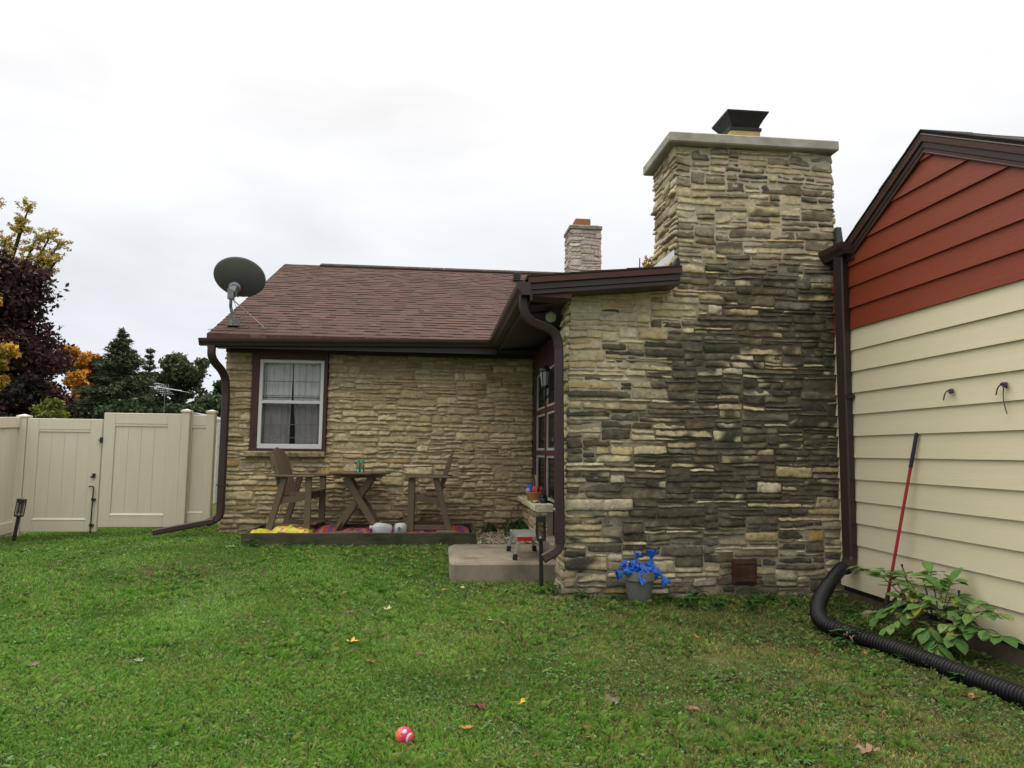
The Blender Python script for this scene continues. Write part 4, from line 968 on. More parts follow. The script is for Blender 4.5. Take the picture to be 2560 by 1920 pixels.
for i in range(8):
    y0, y1 = -rr+i*rr/4+.003, -rr+(i+1)*rr/4-.003
    def hw(y): return min(rr, rr*1.415-abs(y)) if abs(y) <= rr else 0
    a0, a1 = hw(y0), hw(y1)
    tp.hexa([T(-a0, y0, .775), T(a0, y0, .775), T(a1, y1, .775), T(-a1, y1, .775), T(-a0, y0, .797), T(a0, y0, .797), T(a1, y1, .797), T(-a1, y1, .797)])
tp.build('tabletop', M_deck, tb, bevel=.003)
tp = MB()
for y_ in (-.2, .2): tp.prism([(-.965-.35, 1.065), (-.965+.35, 1.065), (-.965+.29, 1.018), (-.965-.29, 1.018)], 1, 9.6+y_-.015, 9.6+y_+.015)
tp.prism([(9.6-.35, 1.065), (9.6+.35, 1.065), (9.6+.27, 1.015), (9.6-.27, 1.015)], 0, -.98, -.95)
tp.build('apron', M_deck, tb)
for y_, s_ in ((-.20, 1), (-.165, -1), (.165, 1), (.20, -1)):
    l_ = MB(); l_.beam(T(-.16*s_, y_, .735), T(.30*s_, y_, 0), .03, .085, side=(0, 1, 0)); l_.build('leg', M_deck, tb, bevel=.004)
l_ = MB(); l_.beam(T(.22, -.3, .14), T(.22, .3, .14), .03, .09, side=(1, 0, .6)); l_.beam(T(-.22, -.3, .14), T(-.22, .3, .14), .03, .09, side=(1, 0, -.6)); l_.beam(T(.03, -.2, .43), T(.03, .2, .43), .03, .06, side=(1, 0, 0)); l_.build('stretcher', M_deck, tb, bevel=.004)
for k, (x_, lab) in enumerate(((-.985, 'green aerosol can on the tabletop, left of the two touching cans'), (-.932, 'green aerosol can on the tabletop, right of the two touching cans'))):
    cz = 1.088; c_ = thing('spray_can', (x_, 9.55, cz), lab, 'spray can', 'green spray cans on the table')
    q = MB(); q.lathe([(0, 0), (.024, 0), (.025, .005), (.025, .115), (.02, .125), (0, .126)], (x_, 9.55, cz), 18); q.build('can', mat('can_green', (.008, .17, .105), .3, .1, 12, spec=.5), c_, smooth=True)
    q = MB(); q.lathe([(0, .163), (.014, .162), (.021, .152), (.022, .126), (0, .126)], (x_, 9.55, cz), 18); q.build('cap', mat('cap_green', (.01, .26, .11), .4), c_, smooth=True)
    q = MB(); q.lathe([(.0252, .07), (.0256, .071), (.0256, .11), (.0252, .111)], (x_, 9.55, cz), 18)
    q.f = [f for i, f in enumerate(q.f) if (i % 18) in (13, 14)]; q.build('label_patch', mat('orange_patch', (.55, .13, .03), .4), c_)
    q = MB(); q.lathe([(.0252, .006), (.0256, .007), (.0256, .03), (.0252, .031)], (x_, 9.55, cz), 18); q.f = [f for i, f in enumerate(q.f) if (i % 18) in (12, 13)]; q.build('barcode_patch', mat('white_patch', (.5, .52, .5), .4), c_)

# ------------------------------------------------------------------ slab, step stool, gravel, basket
sl = MB(); sl.prism([(.19, 7.24), (1.28, 7.22), (1.28, 8.72), (.23, 8.68), (.17, 8.5), (.165, 7.4)], 2, .02, .275)
sl.build('concrete_step', M_slab, bevel=.02, smooth=False, label='low worn concrete slab step at the porch door', category='step')
def pebbles():
    n = 2600; x = rng.uniform(.53, 1.25, n); y = rng.uniform(8.70, 10.05, n); z = .262+rng.uniform(0, .03, n)
    s_ = rng.uniform(.008, .022, n); V = np.empty((n, 6, 3)); 
    for q, (a, b_, c_) in enumerate([(1, 0, 0), (0, 1, 0), (-1, 0, 0), (0, -1, 0), (0, 0, .8), (0, 0, -.8)]):
        az = rng.uniform(0, 6.28, n) if q == 0 else az
        V[:, q] = np.c_[x+s_*(a*np.cos(az)-b_*np.sin(az))*rng.uniform(.7, 1.2, n), y+s_*(a*np.sin(az)+b_*np.cos(az)), z+s_*c_]
    fc = np.array([(0, 1, 4), (1, 2, 4), (2, 3, 4), (3, 0, 4), (1, 0, 5), (2, 1, 5), (3, 2, 5), (0, 3, 5)])
    Fq = (np.arange(n)[:, None, None]*6+fc[None]).reshape(-1, 3)
    pal = np.array([[.30, .24, .16], [.38, .33, .26], [.20, .15, .09], [.42, .38, .32], [.16, .14, .10]]); c = pal[rng.integers(0, 5, n)]*rng.uniform(.7, 1.1, (n, 1))
    npmesh('gravel', V.reshape(-1, 3), Fq, np.repeat(c[:, None], 6, 1).reshape(-1, 3), mat('pebble', rough=.9, attr=True, var=.1), nper=3, label='tan gravel in the corner behind the slab', category='gravel', kind='stuff')
pebbles()
g = MB(); g.box(.52, 1.26, 8.66, 10.1, .1, .262); g.build('gravel_bed', mat('gravel_soil', (.13, .10, .065), .95, .3, 30, .8, 90), kind='structure')
st = thing('step_stool', (.98, 7.75, .275), 'folding aluminium step stool with ribbed top and red edge on the slab', 'step stool')
q = MB(); q.box(.84, 1.10, 7.40, 7.425, .47, .51); q.box(.84, 1.10, 8.05, 8.075, .47, .51); q.box(.84, .86, 7.425, 8.05, .47, .505); q.box(1.08, 1.10, 7.425, 8.05, .47, .505)
M_alu = mat('aluminium', (.42, .43, .42), .35, .08, 20, metal=.7)
q.build('frame', M_alu, st, bevel=.003)
q = MB()
for k in range(7): q.box(.862, 1.078, 7.44+k*.088, 7.44+k*.088+.062, .488, .512)
q.build('tread', mat('ribbed_tread', (.28, .29, .28), .45, .15, 60, metal=.5), st, bevel=.003)
q = MB(); q.box(.845, 1.00, 7.392, 7.402, .468, .508); q.build('red_edge', mat('red_plastic', (.38, .02, .015), .4), st)
for (x_, y_, dx) in ((.87, 7.42, -.04), (.87, 8.06, -.04), (1.07, 7.42, .04), (1.07, 8.06, .04)):
    q = MB(); q.beam((x_, y_, .475), (x_+dx, y_, .32), .03, .035, side=(0, 1, 0)); lgm = q.build('leg', M_alu, st, bevel=.003)
    q = MB(); q.beam((x_+dx*.95, y_, .335), (x_+dx*1.15, y_, .276), .042, .048, side=(0, 1, 0)); q.build('foot', M_black, lgm, bevel=.005)
bs = thing('yarn_basket', (1.245, 9.0, .765), 'wicker basket heaped with blue and pink yarn on the stone ledge', 'basket')
q = MB(); n = 36
for i in range(9):
    t = i/8; r0 = .078+.035*t; z_ = .768+.10*t
    q.tube([(1.245+r0*math.cos(2*math.pi*k/n), 9.0+r0*1.15*math.sin(2*math.pi*k/n), z_+.004*math.sin(k*math.pi+i*math.pi)) for k in range(n+1)], .0075, 6, caps=False)
q.lathe([(0, .005), (.078, .005), (.105, .10)], (1.245, 9.0, .765), 24)
q.build('wicker_body', mat('wicker', (.34, .17, .06), .7, .3, 60, .5, 90), bs, smooth=2)
q = MB(); q.tube([(1.245, 9.0+.125*math.cos(a), .86+.22*math.sin(a)) for a in [math.pi*k/20 for k in range(21)]], .006, 6); q.build('handle', mat('wicker_handle', (.40, .25, .10), .6), bs)
for k, (x_, y_, z_, r0, c_) in enumerate([(1.20, 9.0, .915, .05, (.02, .10, .42)), (1.165, 8.98, .885, .04, (.20, .33, .55)), (1.25, 8.96, .90, .05, (.62, .04, .09)), (1.30, 8.97, .885, .042, (.42, .03, .12)), (1.32, 9.03, .89, .035, (.4, .3, .2)), (1.24, 9.06, .89, .045, (.10, .03, .16))]):
    q = MB(); vs = []; nn = 14
    for j in range(nn+1):
        for i in range(nn*2):
            ph = math.pi*j/nn; th_ = math.pi*i/nn; rr_ = r0*(1+.10*nz3(ph*3+k, th_*2, k)+.03*math.sin(th_*9+ph*7)); vs.append((x_+rr_*math.sin(ph)*math.cos(th_), y_+rr_*math.sin(ph)*math.sin(th_), z_+rr_*math.cos(ph)))
    q.add(vs, [(j*nn*2+i, j*nn*2+(i+1) % (nn*2), (j+1)*nn*2+(i+1) % (nn*2), (j+1)*nn*2+i) for j in range(nn) for i in range(nn*2)]); q.build('yarn', mat('yarn%d' % k, c_, .9, .25, 60, .6, 120), bs, smooth=2)
def crumple(name, c, r0, squash, seed, mt_, **tg):
    q = MB(); nn = 16; vs = []
    for j in range(nn+1):
        for i in range(nn*2):
            ph = math.pi*j/nn; th_ = math.pi*i/nn; dv = Vector((math.sin(ph)*math.cos(th_), math.sin(ph)*math.sin(th_), math.cos(ph)))
            rr_ = r0*(1+.5*noise.noise(dv*1.8+Vector((seed, 0, 0)))+.25*noise.noise(dv*5+Vector((seed, 3, 0))))
            vs.append((c[0]+dv.x*rr_*squash[0], c[1]+dv.y*rr_*squash[1], c[2]+dv.z*rr_*squash[2]))
    q.add(vs, [(j*nn*2+i, j*nn*2+(i+1) % (nn*2), (j+1)*nn*2+(i+1) % (nn*2), (j+1)*nn*2+i) for j in range(nn) for i in range(nn*2)])
    return q.build(name, mt_, smooth=2, **tg)
crumple('crumpled_bag', (1.28, 8.55, .815), .05, (1.1, 1.3, 1.0), 3, mat('teal_black', (.012, .022, .024), .35, .5, 30, spec=.5), label='crumpled black plastic bag on the ledge beside the yarn basket', category='bag')
crumple('glove', (1.20, 8.62, .782), .035, (1.6, 1.3, .4), 6, mat('glove_cloth', (.40, .34, .24), .9), label='pale crumpled work glove on the stone ledge near the black bag', category='glove')

# ------------------------------------------------------------------ garden lights
def path_light(x, y, z0, htop, tilt, label):
    r_ = thing('path_light', (x, y, z0), label, 'garden light', 'black solar path lights'); H_ = htop-z0
    def B(mb, *a): mb.box(x+a[0], x+a[1], y+a[2], y+a[3], z0+a[4], z0+a[5])
    p_ = MB(); B(p_, -.018, .018, -.018, .018, 0, H_-.225); p_.build('stake', M_black, r_, bevel=.004)
    h_ = MB(); B(h_, -.042, .042, -.042, .042, H_-.235, H_-.21); B(h_, -.044, .044, -.044, .044, H_-.055, H_)
    for a in (-1, 1):
        for b_ in (-1, 1): B(h_, a*.038-.006, a*.038+.006, b_*.038-.006, b_*.038+.006, H_-.21, H_-.055)
    h_.build('lamp_head', M_black, r_, bevel=.003)
    g_ = MB(); B(g_, -.03, .03, -.03, .03, H_-.20, H_-.06); g_.build('lamp_glass', glass('lamp_clear', (.8, .82, .8), .1, .6), r_)
    g_ = MB(); g_.lathe([(.022, .0), (.018, .01), (.006, .02), (.004, .05)], (x, y, z0+H_-.208), 14); g_.build('reflector', mat('chrome', (.6, .6, .6), .2, metal=.9), r_, smooth=True)
    r_.rotation_euler = tilt; return r_
path_light(1.035, 6.98, .08, .755, (0, R(-1), 0), 'black lantern style path light standing before the slab under the porch downspout')
path_light(-5.50, 10.3, .13, .68, (0, R(7), 0), 'black lantern style path light leaning by the left fence')

# ------------------------------------------------------------------ pot with blue bags
pt = thing('planter_pot', (1.838, 6.44, .04), 'grey plastic flower pot standing against the stone wall', 'pot')
q = MB(); pc = (1.838, 6.44, .04)
q.lathe([(0, .002), (.094, .0), (.098, .006), (.128, .20), (.131, .202), (.150, .208), (.154, .275), (.155, .285), (.149, .286), (.146, .24), (.125, .2), (.1, .12), (0, .12)], pc, 48)
q.build('pot_body', mat('pot_grey', (.155, .158, .150), .55, .08, 8, .05, 90), pt, smooth=True)
def tied_bag(p0, dirs, label, seed, r0=.045):
    """knotted bag: crumpled body, pinched neck, flared ragged tail"""
    pts = catmull([p0]+dirs, 8); n = len(pts)
    q = MB(); vs = []; seg = 20; a = None
    for i, p in enumerate(pts):
        t = i/(n-1); d_ = (pts[min(i+1, n-1)]-pts[max(i-1, 0)]).normalized()
        if a is None: a = Vector((0, 0, 1)) if abs(d_.z) < .8 else Vector((1, 0, 0))
        a = (a-d_*a.dot(d_)).normalized(); b_ = d_.cross(a)
        if t < .62: rr_ = r0*math.sin(math.pi*min(1, .08+t/.62*.92))**.7*(1-.2*t)+.006
        else: rr_ = .007+.034*((t-.62)/.38)**1.1
        if .60 < t < .67: rr_ = .011
        for k in range(seg):
            th_ = 2*math.pi*k/seg; wr = 1+.45*nz3(math.cos(th_)*2.2+seed, math.sin(th_)*2.2, t*5)+.30*nz3(math.cos(th_)*6, math.sin(th_)*6+seed, t*9)
            fl = (1+.5*math.sin(th_*3+seed)*(t-.62)/.38) if t > .67 else 1
            sq = .65 if t > .67 else 1
            vs.append(p+a*math.cos(th_)*rr_*wr*fl+b_*math.sin(th_)*rr_*wr*sq+d_*(.022*nz3(th_*2, seed, 2) if t > .9 else 0))
    q.add(vs, [(i*seg+k, i*seg+(k+1) % seg, (i+1)*seg+(k+1) % seg, (i+1)*seg+k) for i in range(n-1) for k in range(seg)]+[tuple(range(seg))])
    return q.build('tied_bag', mat('blue_film', (.022, .13, .55), .35, .25, 35, .8, 45, spec=.5, transl=.25), label=label, category='plastic bag', group='knotted blue bags in the grey pot')
tied_bag((1.82, 6.44, .27), [(1.79, 6.42, .37), (1.80, 6.40, .43), (1.82, 6.39, .475)], 'blue knotted bag standing tallest at the middle left of the pot', 1, .042)
tied_bag((1.92, 6.46, .25), [(1.945, 6.45, .34), (1.95, 6.44, .42), (1.955, 6.43, .50)], 'blue knotted bag with a thin neck pointing straight up at the right', 4, .042)
tied_bag((1.80, 6.42, .28), [(1.73, 6.36, .325), (1.66, 6.32, .325), (1.60, 6.30, .305)], 'blue knotted bag reaching farthest left over the pot rim', 7, .038)
tied_bag((1.93, 6.42, .28), [(1.97, 6.36, .315), (2.01, 6.32, .29), (2.045, 6.30, .22)], 'blue knotted bag drooping over the right rim of the pot', 9, .04)
tied_bag((1.87, 6.38, .29), [(1.83, 6.32, .315), (1.80, 6.28, .29), (1.83, 6.265, .235)], 'blue knotted bag hanging over the front rim of the pot', 12, .024)
tied_bag((1.88, 6.44, .30), [(1.86, 6.41, .35), (1.84, 6.38, .36), (1.90, 6.36, .315)], 'blue knotted bag heaped in the centre of the pot', 15, .042)
tied_bag((1.78, 6.46, .29), [(1.72, 6.45, .34), (1.71, 6.44, .37), (1.70, 6.43, .39)], 'small blue knotted bag poking up behind the left one', 18, .032)

# ------------------------------------------------------------------ red handled cultivator leaning on the garage
ck = thing('garden_rake', (3.72, 5.75, .05), 'red handled folding rake with black grip leaning on the cream siding', 'rake')
b0, b1 = Vector((3.70, 5.68, .22)), Vector((3.85, 5.447, 1.557)); g0 = b0+(b1-b0)*.79
q = MB(); q.tube([b0, g0], .0125, 12); q.build('handle', mat('red_paint', (.36, .018, .03), .35, .08, 10, spec=.5), ck, smooth=True)
q = MB(); q.tube([g0, b1-(b1-b0).normalized()*.01, b1], [.015, .015, .009], 12); q.build('grip', mat('grip_navy', (.02, .017, .035), .6), ck, smooth=True)
q = MB(); dn = (b0-b1).normalized(); q.tube([b0-dn*.03, b0+dn*.05], .018, 10)
for k in range(9):
    a = (k-4)*.13; e0 = b0+dn*.04; tip = b0+dn*.17+Vector((.02*k-.08, -.03*(k-4)*.9, .0)); q.tube([e0, e0*.5+tip*.5+Vector((-.01, 0, 0)), tip, tip+Vector((-.03, 0, -.015))], .0035, 5)
q.build('rake_head', mat('rake_metal', (.10, .09, .085), .4, .3, 30, metal=.6), ck, smooth=True)
# cords tied on the siding
def cord(c, ln, label):
    r_ = MB(); x = XG-.035; rn = random.Random(int(c[0]*100)); pts = [(XG-.012, c[0], c[1])]
    for k in range(14): pts.append((x+rn.uniform(-.015, .012), c[0]+.028*math.cos(k*2.3)-.004*k*.3, c[1]+.024*math.sin(k*2.3)))
    r_.tube(smooth_path(pts, 1), .0055, 6)
    r_.tube(smooth_path([(x, c[0]+.01, c[1]+.01), (x-.01, c[0]+.045, c[1]-.01), (x-.005, c[0]+.07, c[1]-.065)], 2), .005, 6)
    if ln: r_.tube(smooth_path([(x, c[0]+.005, c[1]-.01), (x-.004, c[0]+.012, c[1]-ln*.5), (x, c[0]-.012, c[1]-ln)], 2), .0035, 6)
    r_.build('tie_cord', mat('purple_cord', (.085, .06, .085), .8, .5, 90), smooth=2, label=label, category='cord', group='dark cords knotted on siding hooks')
cord((5.04, 1.86), 0, 'small dark knotted cord on the cream siding, nearer the rake')
cord((4.52, 1.86), .20, 'dark knotted cord with a long hanging tail at the right edge of the siding')

# ------------------------------------------------------------------ leaves helpers, shrub
def leaf_mb(mb, p, d_, nrm_, L_, W_, col, curl=.25):
    """leaf blade with a midrib fold: 6 stations"""
    d_ = d_.normalized(); s_ = d_.cross(nrm_)
    if s_.length < 1e-4: s_ = Vector((1, 0, 0))
    s_.normalize(); nn = s_.cross(d_)
    prof = [0, .55, .95, 1.0, .72, 0]; vs = [];
    for i, w_ in enumerate(prof):
        t = i/5; c_ = p+d_*L_*t-nn*curl*L_*t*t
        vs += [c_-s_*W_*w_/2+nn*.10*W_*w_, c_, c_+s_*W_*w_/2+nn*.10*W_*w_]
    fs = [f for i in range(5) for f in ((3*i, 3*i+1, 3*i+4, 3*i+3), (3*i+1, 3*i+2, 3*i+5, 3*i+4))]
    mb.add(vs, fs, col)
M_leaf = mat('leaf_green', rough=.6, attr=True, var=.2, scale=45, transl=.35, spec=.2, bump=.4, bscale=80)
M_stem = mat('stem_brown', (.09, .06, .03), .8)
def shrub(name, cx, cy, rx, ry, stems, seed, label, Lf=(.07, .13), hgt=(.2, .5), pal=((.06, .15, .03), (.10, .20, .05), (.045, .11, .028), (.15, .20, .05)), cat='shrub', targets=None, ratio=.55):
    rn = random.Random(seed); z0 = gz(cx, cy); r_ = thing(name, (cx, cy, z0), label, cat); lm = MB(); sm_ = MB()
    tg = targets or [(cx+rx*rn.uniform(-1, 1), cy+ry*rn.uniform(-1, 1), z0+rn.uniform(*hgt)) for _ in range(stems)]
    for t_ in tg:
        b_ = Vector((cx+rn.uniform(-.3, .3)*rx, cy+rn.uniform(-.3, .3)*ry, z0)); e_ = Vector(t_); mid = b_*.45+e_*.55+Vector((0, 0, .10+.1*rn.random()))
        pts = smooth_path([b_, mid, e_], 3); sm_.tube(pts, .004, 5)
        n = len(pts); k0 = int(n*.40)
        for i in range(k0, n, 2):
            p = pts[i]; dd = (pts[min(i+1, n-1)]-pts[max(0, i-1)]).normalized()
            for sgn in (-1, 1):
                sd_ = dd.cross(Vector((0, 0, 1))); sd_ = sd_.normalized() if sd_.length > .05 else Vector((1, 0, 0))
                d_ = (dd*.6+sd_*sgn*rn.uniform(.6, 1.1)+Vector((0, 0, rn.uniform(-.25, .25)))); L_ = rn.uniform(Lf[0]*.6, Lf[1])
                c_ = scalec(rn.choice(pal), rn.uniform(.75, 1.15))
                if rn.random() < .03: c_ = (.35, .30, .05)
                leaf_mb(lm, p, d_, Vector((rn.uniform(-.3, .3), rn.uniform(-.3, .3), 1)), L_, L_*ratio, c_, rn.uniform(.1, .6))
        leaf_mb(lm, pts[-1], dd, Vector((0, 0, 1)), Lf[1], Lf[1]*ratio, scalec(rn.choice(pal), 1))
    lm.build('foliage', M_leaf, r_, smooth=2); sm_.build('stem', M_stem, r_)
    return r_
tgs = [(3.60, 5.92, .42), (3.62, 5.6, .44), (3.68, 5.45, .44), (3.70, 5.15, .50), (3.72, 4.95, .47), (3.66, 4.62, .38), (3.62, 4.42, .36), (3.58, 4.34, .24), (3.50, 5.0, .30), (3.42, 5.35, .18), (3.35, 5.25, .16), (3.30, 5.05, .14), (3.45, 4.85, .16),
       (3.52, 4.66, .16), (3.6, 4.75, .30), (3.7, 4.85, .38), (3.55, 5.12, .36), (3.5, 5.2, .28), (3.42, 4.72, .06), (3.66, 5.02, .42), (3.60, 4.60, .24)]
shrub('leafy_shrub', 3.62, 4.98, .2, .3, 20, 5, 'leafy green shrub with arching stems growing against the cream siding', targets=tgs, Lf=(.08, .135), ratio=.6, pal=((.13, .26, .065), (.17, .31, .08), (.10, .20, .055), (.22, .31, .09)))
wl = MB(); rn = random.Random(3)
for k in range(10):
    p = Vector((3.70+rn.uniform(-.05, .05), 5.42+rn.uniform(-.09, .09), .30+rn.uniform(-.06, .06))); leaf_mb(wl, p, Vector((rn.uniform(-.3, .3), rn.uniform(-.4, .4), -1)), Vector((1, 0, 0)), .07, .035, scalec((.07, .035, .02), rn.uniform(.7, 1.4)), .5)
wl.tube([(3.6, 5.15, .34), (3.7, 5.42, .33)], .002, 5, (.07, .05, .03))
wl.build('withered_leaves', M_leaf, smooth=2, label='brown withered leaves hanging low by the siding behind the shrub', category='dead leaves')
for k, (a, b_, lab) in enumerate([((3.74, 5.54, .50), (3.70, 5.28, .10), 'dark plant stake leaning highest, left one beside the shrub'), ((3.75, 5.30, .43), (3.72, 5.14, .10), 'dark plant stake leaning in the middle of the shrub'), ((3.72, 4.88, .42), (3.70, 4.90, .06), 'upright dark purple plant stake at the right of the shrub')]):
    q = MB(); q.tube([a, b_], [.006, .006], 8); q.tube([Vector(a)+Vector((0, 0, .004)), Vector(a)-(Vector(a)-Vector(b_)).normalized()*.012], .009, 8); q.build('plant_stake', mat('stake_dark', (.035, .025, .04), .6), label=lab, category='stake', group='stakes beside the shrub')
# broad weeds along the wall foot, hose and slab
wspots = [(2.35, 6.42), (2.6, 6.35), (2.85, 6.30), (3.05, 6.38), (3.2, 6.28), (2.45, 6.12), (2.7, 6.05), (1.62, 6.50), (2.12, 6.45), (1.2, 6.72), (1.05, 6.75), (1.32, 6.52), (3.38, 5.42), (3.45, 5.7), (3.5, 5.9), (2.95, 5.05), (3.05, 4.8), (3.18, 4.45), (3.2, 4.2), (3.30, 3.95), (3.0, 5.35), (2.85, 4.9), (3.72, 4.2), (3.72, 3.9), (2.2, 6.2), (3.12, 4.62), (.60, 8.9), (-2.1, 8.85), (-1.7, 8.9)]
proto = []
for s_ in range(3):
    rn = random.Random(70+s_); q = MB(); q.v = []
    for k in range(16):
        a = rn.uniform(0, 6.28); e_ = rn.uniform(.15, .9); d_ = Vector((math.cos(a), math.sin(a), e_)); leaf_mb(q, Vector((rn.uniform(-.02, .02), rn.uniform(-.02, .02), rn.uniform(0, .05))), d_, Vector((0, 0, 1)), rn.uniform(.05, .105), rn.uniform(.022, .042), scalec(rn.choice([(.05, .14, .03), (.08, .18, .04), (.04, .10, .03), (.10, .16, .04)]), rn.uniform(.7, 1.1)), rn.uniform(.2, .6))
    proto.append(q)
for k, (x_, y_) in enumerate(wspots):
    q = proto[k % 3]
    if k < 3:
        o = MB(); o.v, o.f, o.c = q.v, q.f, q.c; o = o.build('weed_plant', M_leaf, smooth=2); proto[k] = o
        o['category'] = 'weed'; o['group'] = 'broadleaf weeds along the wall foot and drain pipe'; src_ = o
    else:
        src_ = q.copy(); COL.objects.link(src_)
    place = 'at the foot of the stone wall' if y_ > 6 and x_ > 1.5 else ('beside the concrete slab' if 6.4 < y_ < 7 else ('beside the black drain pipe' if x_ > 2 else 'at the foot of the timber bed'))
    src_['label'] = 'small green broadleaf weed growing '+place
    src_.location = (x_, y_, gz(x_, y_)); rn = random.Random(k); s2 = rn.uniform(.75, 1.35); src_.scale = (s2, s2, s2); src_.rotation_euler = (0, 0, rn.uniform(0, 6.28))
# fern by bay wall
shrub('corner_plant', 1.05, 9.55, .16, .2, 12, 9, 'small dark green leafy plant in the gravel corner by the bay wall', Lf=(.05, .08), hgt=(.10, .24), cat='plant', pal=((.03, .09, .02), (.04, .11, .025)))
shrub('corner_ivy', .78, 9.85, .16, .08, 6, 19, 'low creeping green plant along the stone wall right of the timber bed', Lf=(.04, .06), hgt=(.04, .10), cat='plant', pal=((.03, .08, .02), (.04, .10, .025)))
# rocks and wood by the wall corner
for (c_, r0, sq, sd, mt_, nm, lab) in [((.98, 6.66, .045), .035, (2.2, .9, .5), 4, mat('edging_wood', (.15, .12, .08), .9, .25, 12), 'wood_scrap', 'grey brown wood scrap in the grass in front of the slab, left piece'),
                                   ((1.12, 6.58, .05), .04, (2.4, 1.0, .6), 8, mat('edging_wood'), 'wood_scrap', 'larger tan wood scrap in the grass beside the stone corner'),
                                   ((3.62, 5.75, .07), .07, (1.5, 1.0, .35), 11, mat('tan_stone', (.30, .24, .15), .9), 'stone', 'flat tan stone on the ground inside the bend of the black pipe')]:
    crumple(nm, c_, r0, sq, sd, mt_, label=lab, category=nm.replace('_', ' '))
q = MB(); rn = random.Random(4)
for k in range(7): a = Vector((2.97+rn.uniform(-.06, .06), 5.0+rn.uniform(-.05, .05), .10)); q.tube([a, a+Vector((rn.uniform(-.1, .1), rn.uniform(-.1, .1), rn.uniform(-.02, .05)))], .004, 5)
q.build('twig_pile', mat('twig', (.22, .15, .09), .9), label='small heap of broken twigs and bark beside the bend of the black pipe', category='twigs')
q = MB(); q.tube(catmull([(3.22, 4.25, .05), (3.26, 4.12, .055), (3.32, 4.02, .04), (3.40, 3.9, .05)], 6), .004, 6); q.build('blue_cord', mat('cord_blue', (.03, .05, .16), .7), label='short dark blue cord on the ground beside the black pipe', category='cord')

# dead leaves on the lawn
LV = [(-.361, 6.192, 'pale cream curled leaf on the lawn left of the pot', (.50, .42, .30), .045), (-.54, 5.23, 'long pale yellow leaf lying mid lawn', (.55, .42, .12), .05), (-3.887, 7.939, 'brown leaf on the far left of the lawn near the gates', (.16, .07, .03), .04),
      (.181, 3.59, 'orange pointed leaf right of the pink ball', (.42, .17, .05), .035), (.754, 3.534, 'dark orange curled leaf in the foreground', (.22, .08, .03), .045), (.742, 3.43, 'pale brown leaf lying just in front of the dark orange curled leaf', (.33, .18, .09), .03),
      (.473, 3.931, 'bright yellow leaf in the foreground grass', (.60, .40, .05), .03), (.966, 3.916, 'large grey brown leaf in the foreground grass', (.13, .10, .07), .06), (.539, 5.667, 'narrow yellow leaf, right one of two mid lawn', (.50, .36, .12), .028),
      (.456, 5.746, 'narrow yellow leaf, left one of two mid lawn', (.50, .36, .12), .028), (-.078, 4.885, 'small dark brown upright leaf mid lawn', (.16, .06, .03), .03), (1.959, 3.193, 'large pinkish brown leaf at the lower right', (.26, .15, .11), .06),
      (.242, 3.88, 'mottled dark red leaf in the foreground grass', (.14, .05, .04), .05), (-.223, 7.345, 'dull tan leaf on the grass left of the slab', (.28, .20, .12), .03), (-2.379, 4.745, 'grey purple leaf at the left foreground', (.16, .12, .12), .045),
      (.112, 6.874, 'small orange leaf in front of the slab', (.36, .14, .05), .03), (.28, 6.93, 'small pale leaf in front of the slab', (.42, .34, .24), .03), (-.377, 4.732, 'rust coloured leaf mid lawn below the yellow leaf', (.24, .10, .04), .028),
      (1.905, 5.2, 'orange leaf on the weedy grass in front of the pot', (.38, .15, .06), .03), (-.66, 6.075, 'grey leaf beside the pale cream leaf', (.26, .22, .19), .035), (-1.797, 4.828, 'light grey green leaf on the left lawn', (.22, .24, .18), .04),
      (2.915, 4.75, 'reddish leaf beside the black pipe', (.30, .11, .06), .03), (3.0, 3.9, 'large tan leaf on bare soil beside the pipe at lower right', (.32, .18, .10), .045), (-2.9, 3.6, 'yellow brown leaf near the left corner', (.30, .22, .08), .03),
      (1.75, 4.2, 'purplish brown leaf on the weedy right lawn', (.12, .06, .05), .045), (.9, 7.56, 'orange leaf on the concrete slab by the stool foot', (.36, .14, .07), .035), (-2.3, 8.7, 'broad pale green leaf at the foot of the timber bed', (.26, .36, .16), .06), (1.35, 3.75, 'rust leaf on the right foreground grass', (.25, .10, .05), .03)]
for k, (x_, y_, lab, c_, s_) in enumerate(LV):
    rn = random.Random(200+k); q = MB(); zb = (gz(x_, y_)+.03) if not (.17 < x_ < 1.28 and 7.22 < y_ < 8.7) else .282
    a = rn.uniform(0, 6.28); nu = 22; ctr = Vector((x_, y_, zb)); vs = [ctr]
    for ringk in (.55, 1):
        for i in range(nu):
            th_ = 2*math.pi*i/nu; lob = 1+.32*math.cos(5*th_)+.12*math.cos(11*th_) if s_ > .033 else 1+.5*abs(math.cos(th_))-.25
            r0 = s_*.8*ringk*(lob if ringk == 1 else 1); p = Vector((r0*math.cos(th_), r0*math.sin(th_)*.75, 0)); p.z = .5*s_*nz3(p.x*30+k, p.y*30, k)+.35*s_*abs(p.y/s_)**1.5
            vs.append(ctr+Matrix.Rotation(a, 3, 'Z') @ p)
    fs = [(0, 1+i, 1+(i+1) % nu) for i in range(nu)]+[(1+i, 1+nu+i, 1+nu+(i+1) % nu, 1+(i+1) % nu) for i in range(nu)]
    q.add(vs, fs, scalec(c_, 1)); q.tube([vs[1], vs[1]+Matrix.Rotation(a, 3, 'Z') @ Vector((s_*1.3, 0, .01))], .0015, 4, scalec(c_, .7))
    q.build('fallen_leaf', mat('dead_leaf', rough=.7, attr=True, var=.25, scale=80, transl=.15), smooth=2, label=lab, category='leaf', group='fallen leaves on the lawn')

